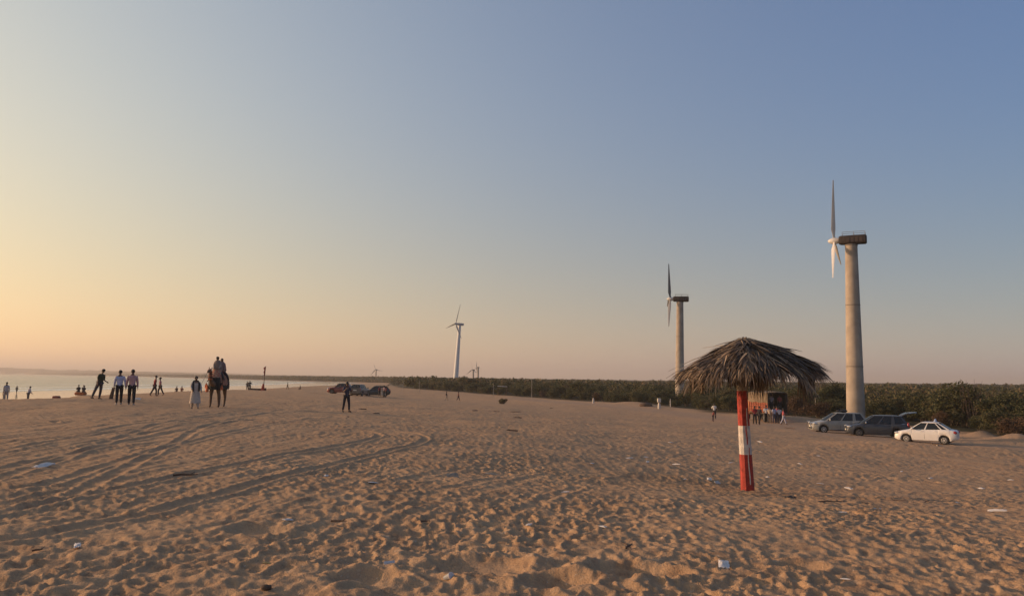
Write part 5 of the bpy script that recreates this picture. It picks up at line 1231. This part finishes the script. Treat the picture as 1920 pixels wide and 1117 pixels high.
pole(1530, 95, 711, 'short pole sticking out of the scrub beside the big turbine tower', .06)
lpz = stand(1830, 80); zt = at(1829, 724, 80).z; lz = gz(lpz.x, lpz.y)
lpst = empty('street_lamp', (lpz.x, lpz.y, lz), 0, 'pale bent lamp post rising from the scrub behind the white car', 'lamp')
MB().tube([(0, 0, -.3), (0, 0, zt - lz - .2), (-.08, 0, zt - lz - .04), (-.3, 0, zt - lz)], [.05, .045, .035, .03], 8).build('post', M_POST, lpst); MB().box((-.42, 0, zt - lz), (.3, .12, .06), bev=.02).build('lamp_head', M_POST, lpst)
# flat pale roof in the scrub
rp_ = at(942, 724, 182); sh_ = empty('scrub_shelter', (rp_.x, rp_.y, gz(rp_.x, rp_.y)), 0, 'small shelter with flat pale sheet roof showing above the scrub', 'shelter')
hz = rp_.z - sh_.location.z
MB().box((0, 0, hz), (2.3, 2.0, .12), Matrix.Rotation(R(3), 3, 'Y')).build('roof', mat('pale_sheet', (.55, .50, .44), .7), sh_)
for (x, y) in ((-1, -.8), (1, -.8), (-1, .8), (1, .8)): MB().tube([(x, y, -.2), (x, y, hz - .03 - .05 * x)], .06, 6).build('post', M_OLD, sh_)
# flag on a leaning pole over a beached dinghy
fp = on(493.5, 132)
flag = empty('beach_flag', fp, 0, 'tattered red flag on a tall pole leaning over the dinghy', 'flag')
ftop = at(498.5, 686, 132); th_ = ftop - fp
MB().tube([(-.05, 0, -.3), th_ * .5 + Vector((-.03, 0, 0)), th_], [.07, .055, .04], 7).build('pole', M_OLD, flag)
fl_ = MB(); rows = []
for i in range(8):
    t = i / 7; c = th_ * .99 - Vector((.0, 0, 1.5 * t)) + Vector((-.07 * t, 0, 0)); w = .34 * (1 - .45 * t) * (1 + .3 * math.sin(i * 2.2))
    rows.append([c, c + Vector((-w, .08 * math.sin(i), -.22)), c + Vector((-w, .08 * math.sin(i) + .02, -.22)), c + Vector((0, .02, 0))])
fl_.loft(rows).build('cloth', mat('flag_red', (.28, .04, .03), .9), flag)
fw_ = MB()
rows = []
for i in range(7):
    t = i / 6; c = Vector((.02 - .10 * t, -.08, 1.25 - 1.2 * t)); w = .14 + .22 * t; rows.append([c + Vector((w * math.cos(a), .08 * math.sin(a), .03 * math.sin(3 * a))) for a in [2 * math.pi * j / 8 for j in range(8)]])
fw_.loft(rows).build('wrapped_cloth', mat('flag_red', (.28, .04, .03), .9), flag)
dg0 = on(482, 133); dn = MB(); rows = []
for i in range(11):
    t = i / 10; x = -1.5 + 3.0 * t; w = .55 * math.sin(math.pi * (.12 + .8 * t)) ** .6; dp = .42 - .10 * math.sin(math.pi * t); out = [(x, w, dp + .12), (x, w * .9, .18), (x, w * .4, .03), (x, -w * .4, .03), (x, -w * .9, .18), (x, -w, dp + .12), (x, -w * .88, dp + .12), (x, -w * .3, .10), (x, w * .3, .10), (x, w * .88, dp + .12)]
    rows.append(out)
dn.loft(rows); ddo = empty('beached_dinghy', dg0, R(6), 'small dark wooden dinghy lying under the leaning flag', 'boat'); dn.build('hull', M_OLD, ddo)
for x in (-.7, 0, .7): MB().box((x, 0, .40), (.18, .85, .05)).build('thwart', M_WOOD, ddo)
# white markers at the scrub edge
M_WST = mat('whitewash', (.55, .50, .44), .85, var=.12, scale=5)
def marker(px, D, h_, w, label, cap=None):
    p = on(px, D); r0 = empty('boundary_marker', p, 0, label, 'marker')
    MB().loft([[(math.cos(a) * w * k, math.sin(a) * w * k, z) for a in [2 * math.pi * (j + .5) / 8 for j in range(8)]] for (z, k) in ((-.2, 1), (h_ * .6, .95), (h_ * .85, .75), (h_, .35))]).build('pillar', M_WST, r0, angle=30)
    if cap: MB().box((0, 0, h_ + .28), (.5, .42, .6), bev=.06).build('box', M_WST, r0)
marker(1112.5, 132, .92, .17, 'small white pointed marker at the sandy scrub edge'); marker(1236, 112, .95, .22, 'white box on a stubby pillar at the scrub edge', True)
marker(1257, 118, 1.25, .07, 'tiny white-topped peg in front of the middle turbine')
# dark burrow mound by the scrub
bm_ = MB().ball((0, 0, .1), (1.0, .7, .42), 14, 8).build('dark_brush_pile', M_OLD); bm_.location = on(1211, 116); setp(bm_, 'low dark heap of brushwood beside the white box marker', 'heap')

# ---------------------------------------------------------------- litter, sticks
M_BAG = mat('white_plastic', (.66, .62, .58), .85, var=.15, spec=.2); M_CUP = glass('clear_plastic', (.55, .55, .55), .35); M_CARD = mat('card_scrap', (.38, .30, .22), .9, var=.2)
def crumple(seed, w, l, h_, m_=M_BAG):
    r_ = random.Random(seed); n_ = 7; vs_ = []; 
    for j in range(n_):
        for i in range(n_):
            u, v = i / (n_ - 1) - .5, j / (n_ - 1) - .5; e = 1 - max(abs(u), abs(v)) * 1.6
            vs_.append((u * w * (1 + r_.uniform(-.12, .12)), v * l * (1 + r_.uniform(-.12, .12)), max(.004, h_ * (e * .8 + r_.uniform(0, .55)))))
    top = len(vs_); vs_ += [(x * .97, y * .97, max(0, z - .012)) for x, y, z in vs_]
    fs = []
    for j in range(n_ - 1):
        for i in range(n_ - 1):
            a = j * n_ + i; fs.append((a, a + 1, a + n_ + 1, a + n_)); fs.append((top + a + n_, top + a + n_ + 1, top + a + 1, top + a))
    edge = [i for i in range(n_)] + [j * n_ + n_ - 1 for j in range(1, n_)] + [n_ * n_ - 1 - i for i in range(1, n_)] + [(n_ - 1 - j) * n_ for j in range(1, n_ - 1)]
    for a, b in zip(edge, edge[1:] + edge[:1]): fs.append((b, a, top + a, top + b))
    return MB().add(vs_, fs).mesh('scrap', angle=25)
def onp(px, py):
    x, y = gp(px, py); return Vector((x, y, gf(x, y) + .004))
CR = [crumple(i, .13 + .02 * (i % 3), .08 + .015 * (i % 2), .022) for i in range(5)]
def litter(px, py, name, label, k, s_=1.0, m_=None, cat='litter', group=None):
    p = onp(px, py); o = bpy.data.objects.new(name, CR[k % 5]); COL.objects.link(o)
    if len(CR[k % 5].materials) == 0: CR[k % 5].materials.append(M_BAG)
    if m_: o.material_slots[0].link = 'OBJECT'; o.material_slots[0].material = m_
    o.location = p + Vector((0, 0, .004)); s_ *= 1.2; o.rotation_euler = (.12 * math.sin(k * 2.1), .12 * math.cos(k * 3.3), k * 1.3); o.scale = (s_ * 1.15, s_ * .9, s_); return setp(o, label, cat, group)
litter(730, 1056, 'plastic_scrap', 'torn white plastic scrap standing on edge in the lumpy foreground sand', 0, .55).rotation_euler = (R(60), 0, .6)
litter(1357, 1062, 'plastic_sheet', 'flat white sheet of plastic half buried in trampled sand below the umbrella', 1, .85)
litter(1870, 958, 'plastic_bag', 'rounded white plastic bag on the sand near other scraps', 2, 1.1)
litter(1794, 939, 'plastic_bag', 'small bright white bag on the flat sand', 3, .8)
litter(1591, 913, 'plastic_wrap', 'pale crumpled wrapper on the sand to the side of the umbrella', 4, 1.0)
litter(1645, 955, 'paper_scrap', 'upright twisted white paper scrap on trampled sand', 0, .9).rotation_euler = (R(55), 0, .2)
litter(1330, 898, 'plastic_bottle_scrap', 'white scrap with dark end lying just left of the post foot', 1, 1.1)
litter(1345, 903, 'plastic_scrap', 'folded white scrap nearest the foot of the banded post', 2, 1.1).rotation_euler = (R(40), 0, 1.0)
litter(1483, 934, 'dark_rubbish', 'dark grey lump of rubbish beside the umbrella post', 3, 1.3, M_TRIM)
litter(848, 892, 'card_scrap', 'curled pale card scrap upright on the sand', 4, 1.0, M_CARD).rotation_euler = (R(50), 0, .4)
litter(921, 888, 'card_scrap', 'pale torn card lying flat on the sand', 0, 1.3, M_CARD)
litter(82, 874, 'plastic_strip', 'long flat white plastic strip lying across the tyre tracks', 1, 1.5)
litter(256, 748, 'paper_scrap', 'white triangular scrap by the walking pair', 2, 2.2).rotation_euler = (R(45), 0, 0)
litter(540, 976, 'plastic_scrap', 'tiny pale scrap in a tyre track', 3, .6)
litter(145, 1027, 'plastic_scrap', 'thin pale strip of plastic in the smooth foreground sand', 4, .6)
litter(500, 1057, 'leaf_scrap', 'small yellowish leaf scrap in the foreground sand', 0, .35, mat('yellow_leaf', (.42, .30, .12), .8))
for i, (px, py, s_) in enumerate(((1212, 853, .9), (1214, 866, .9), (1268, 871, 1.0), (1258, 832, 1.3), (1425, 829, 1.3), (1370, 865, .8), (1440, 895, .8), (1538, 906, .7), (1285, 898, .6), (1130, 985, .5), (1745, 898, .8), (1840, 915, .8), (1583, 955, .7), (992, 985, .5), (1585, 1084, .35), (1310, 850, .7), (1500, 870, .8), (1180, 860, .9), (1760, 836, 1.5), (1535, 855, .8), (1690, 880, .7), (1895, 900, .8), (700, 905, .6), (612, 890, .6), (1060, 920, .6), (1110, 872, .8))):
    litter(px, py, 'plastic_scrap', 'small pale plastic scrap ' + ('in the sand between umbrella post and cars' if px > 1405 and py < 900 else 'on the sand to the lit side of the umbrella post' if px > 1050 and py < 900 else 'on open sand past the post foot, away from the sea' if px > 1405 else 'half hidden in the trodden foreground sand'), i, s_, None, 'litter', 'pale scraps strewn over the sand')
cpn = onp(840, 1088); cup = empty('plastic_cup', cpn + Vector((0, 0, .018)), .7, 'crushed clear plastic cup on its side in the foreground sand', 'cup'); cup.rotation_euler = (R(65), .3, .7); cup.scale = (.72, .72, .72)
MB().lathe([(.026, -.05), (.032, 0), (.038, .05), (.036, .05), (.030, 0), (.024, -.045)], 16).build('wall', M_CUP, cup); MB().lathe([(.038, .048), (.041, .05), (.041, .055), (.037, .055)], 16).build('rim', M_BAG, cup)
def stick(px, py, L0, rz, label, r_=.010, group=None):
    p = onp(px, py); rg = random.Random(int(px)); pts = [(-L0 / 2, 0, r_ * .6), (-L0 * .2, rg.uniform(-.03, .03), r_ * 1.2), (L0 * .15, rg.uniform(-.03, .03), r_), (L0 / 2, rg.uniform(-.04, .04), r_ * 1.6)]
    mb = MB().tube(pts, [r_, r_ * .95, r_ * .8, r_ * .4], 7); mb.tube([pts[2], (L0 * .3, .08, r_ * 3)], [r_ * .5, r_ * .25], 5)
    o = mb.build('driftwood', M_OLD); o.location = p; o.rotation_euler = (0, 0, rz); return setp(o, label, 'driftwood', group)
stick(348, 893, .36, .1, 'dark flat driftwood piece among the tyre tracks', .018); stick(635, 977, .18, -.3, 'thin dark stick lying in the foreground ruts')
stick(795, 977, .12, .3, 'short dark twig at the end of a rut'); stick(1560, 945, .5, .1, 'long dark twig on the sand beyond the post'); stick(1178, 1030, .16, 1.2, 'short upright-looking twig in foreground sand')
for i, (px, py, L0) in enumerate(((68, 1033, .08), (1740, 940, .3), (1860, 942, .3), (1630, 945, .35), (1690, 938, .3), (680, 766, .5), (705, 774, .6), (652, 782, .5), (930, 771, .9), (968, 772, 1.0), (1034, 765, .7), (1752, 835, .9), (1480, 803, 1.2), (960, 805, .5), (970, 782, .6), (890, 770, .8))):
    stick(px, py, L0, i * .7, ('bit of dark driftwood in the trodden sand by the umbrella' if py > 900 else 'bit of dark driftwood by the parked cars on the track' if px > 1400 else 'bit of dark driftwood on the flat sand short of the lone bush' if px > 800 else 'bit of dark driftwood beside the person with raised forearms'), .009 if py > 900 else .03, 'scattered driftwood bits')
rk_ = onp(497, 1113); o = MB().ball((0, 0, .01), (.035, .026, .022), 10, 7).ball((.026, .006, .01), (.018, .02, .018), 8, 6).build('dark_shell', M_OLD); o.location = rk_; setp(o, 'dark brown shell-like lump half buried in the nearest sand', 'shell')

# ---------------------------------------------------------------- evening haze over the bay
hzm = bpy.data.materials.new('haze_air'); hzm.use_nodes = True; hn = hzm.node_tree; hn.nodes.clear()
ho = hn.nodes.new('ShaderNodeOutputMaterial'); hv = hn.nodes.new('ShaderNodeVolumePrincipled')
hv.inputs['Color'].default_value = (.95, .88, .80, 1); hv.inputs['Density'].default_value = .0003; hv.inputs['Anisotropy'].default_value = .2
hn.links.new(hv.outputs[0], ho.inputs['Volume'])
hb_ = MB().box((0, 0, 31), (26000, 26000, 78)); hob = hb_.build('haze', hzm, None, False); setp(hob, 'thin warm evening haze lying over beach and bay', 'haze', kind='stuff')
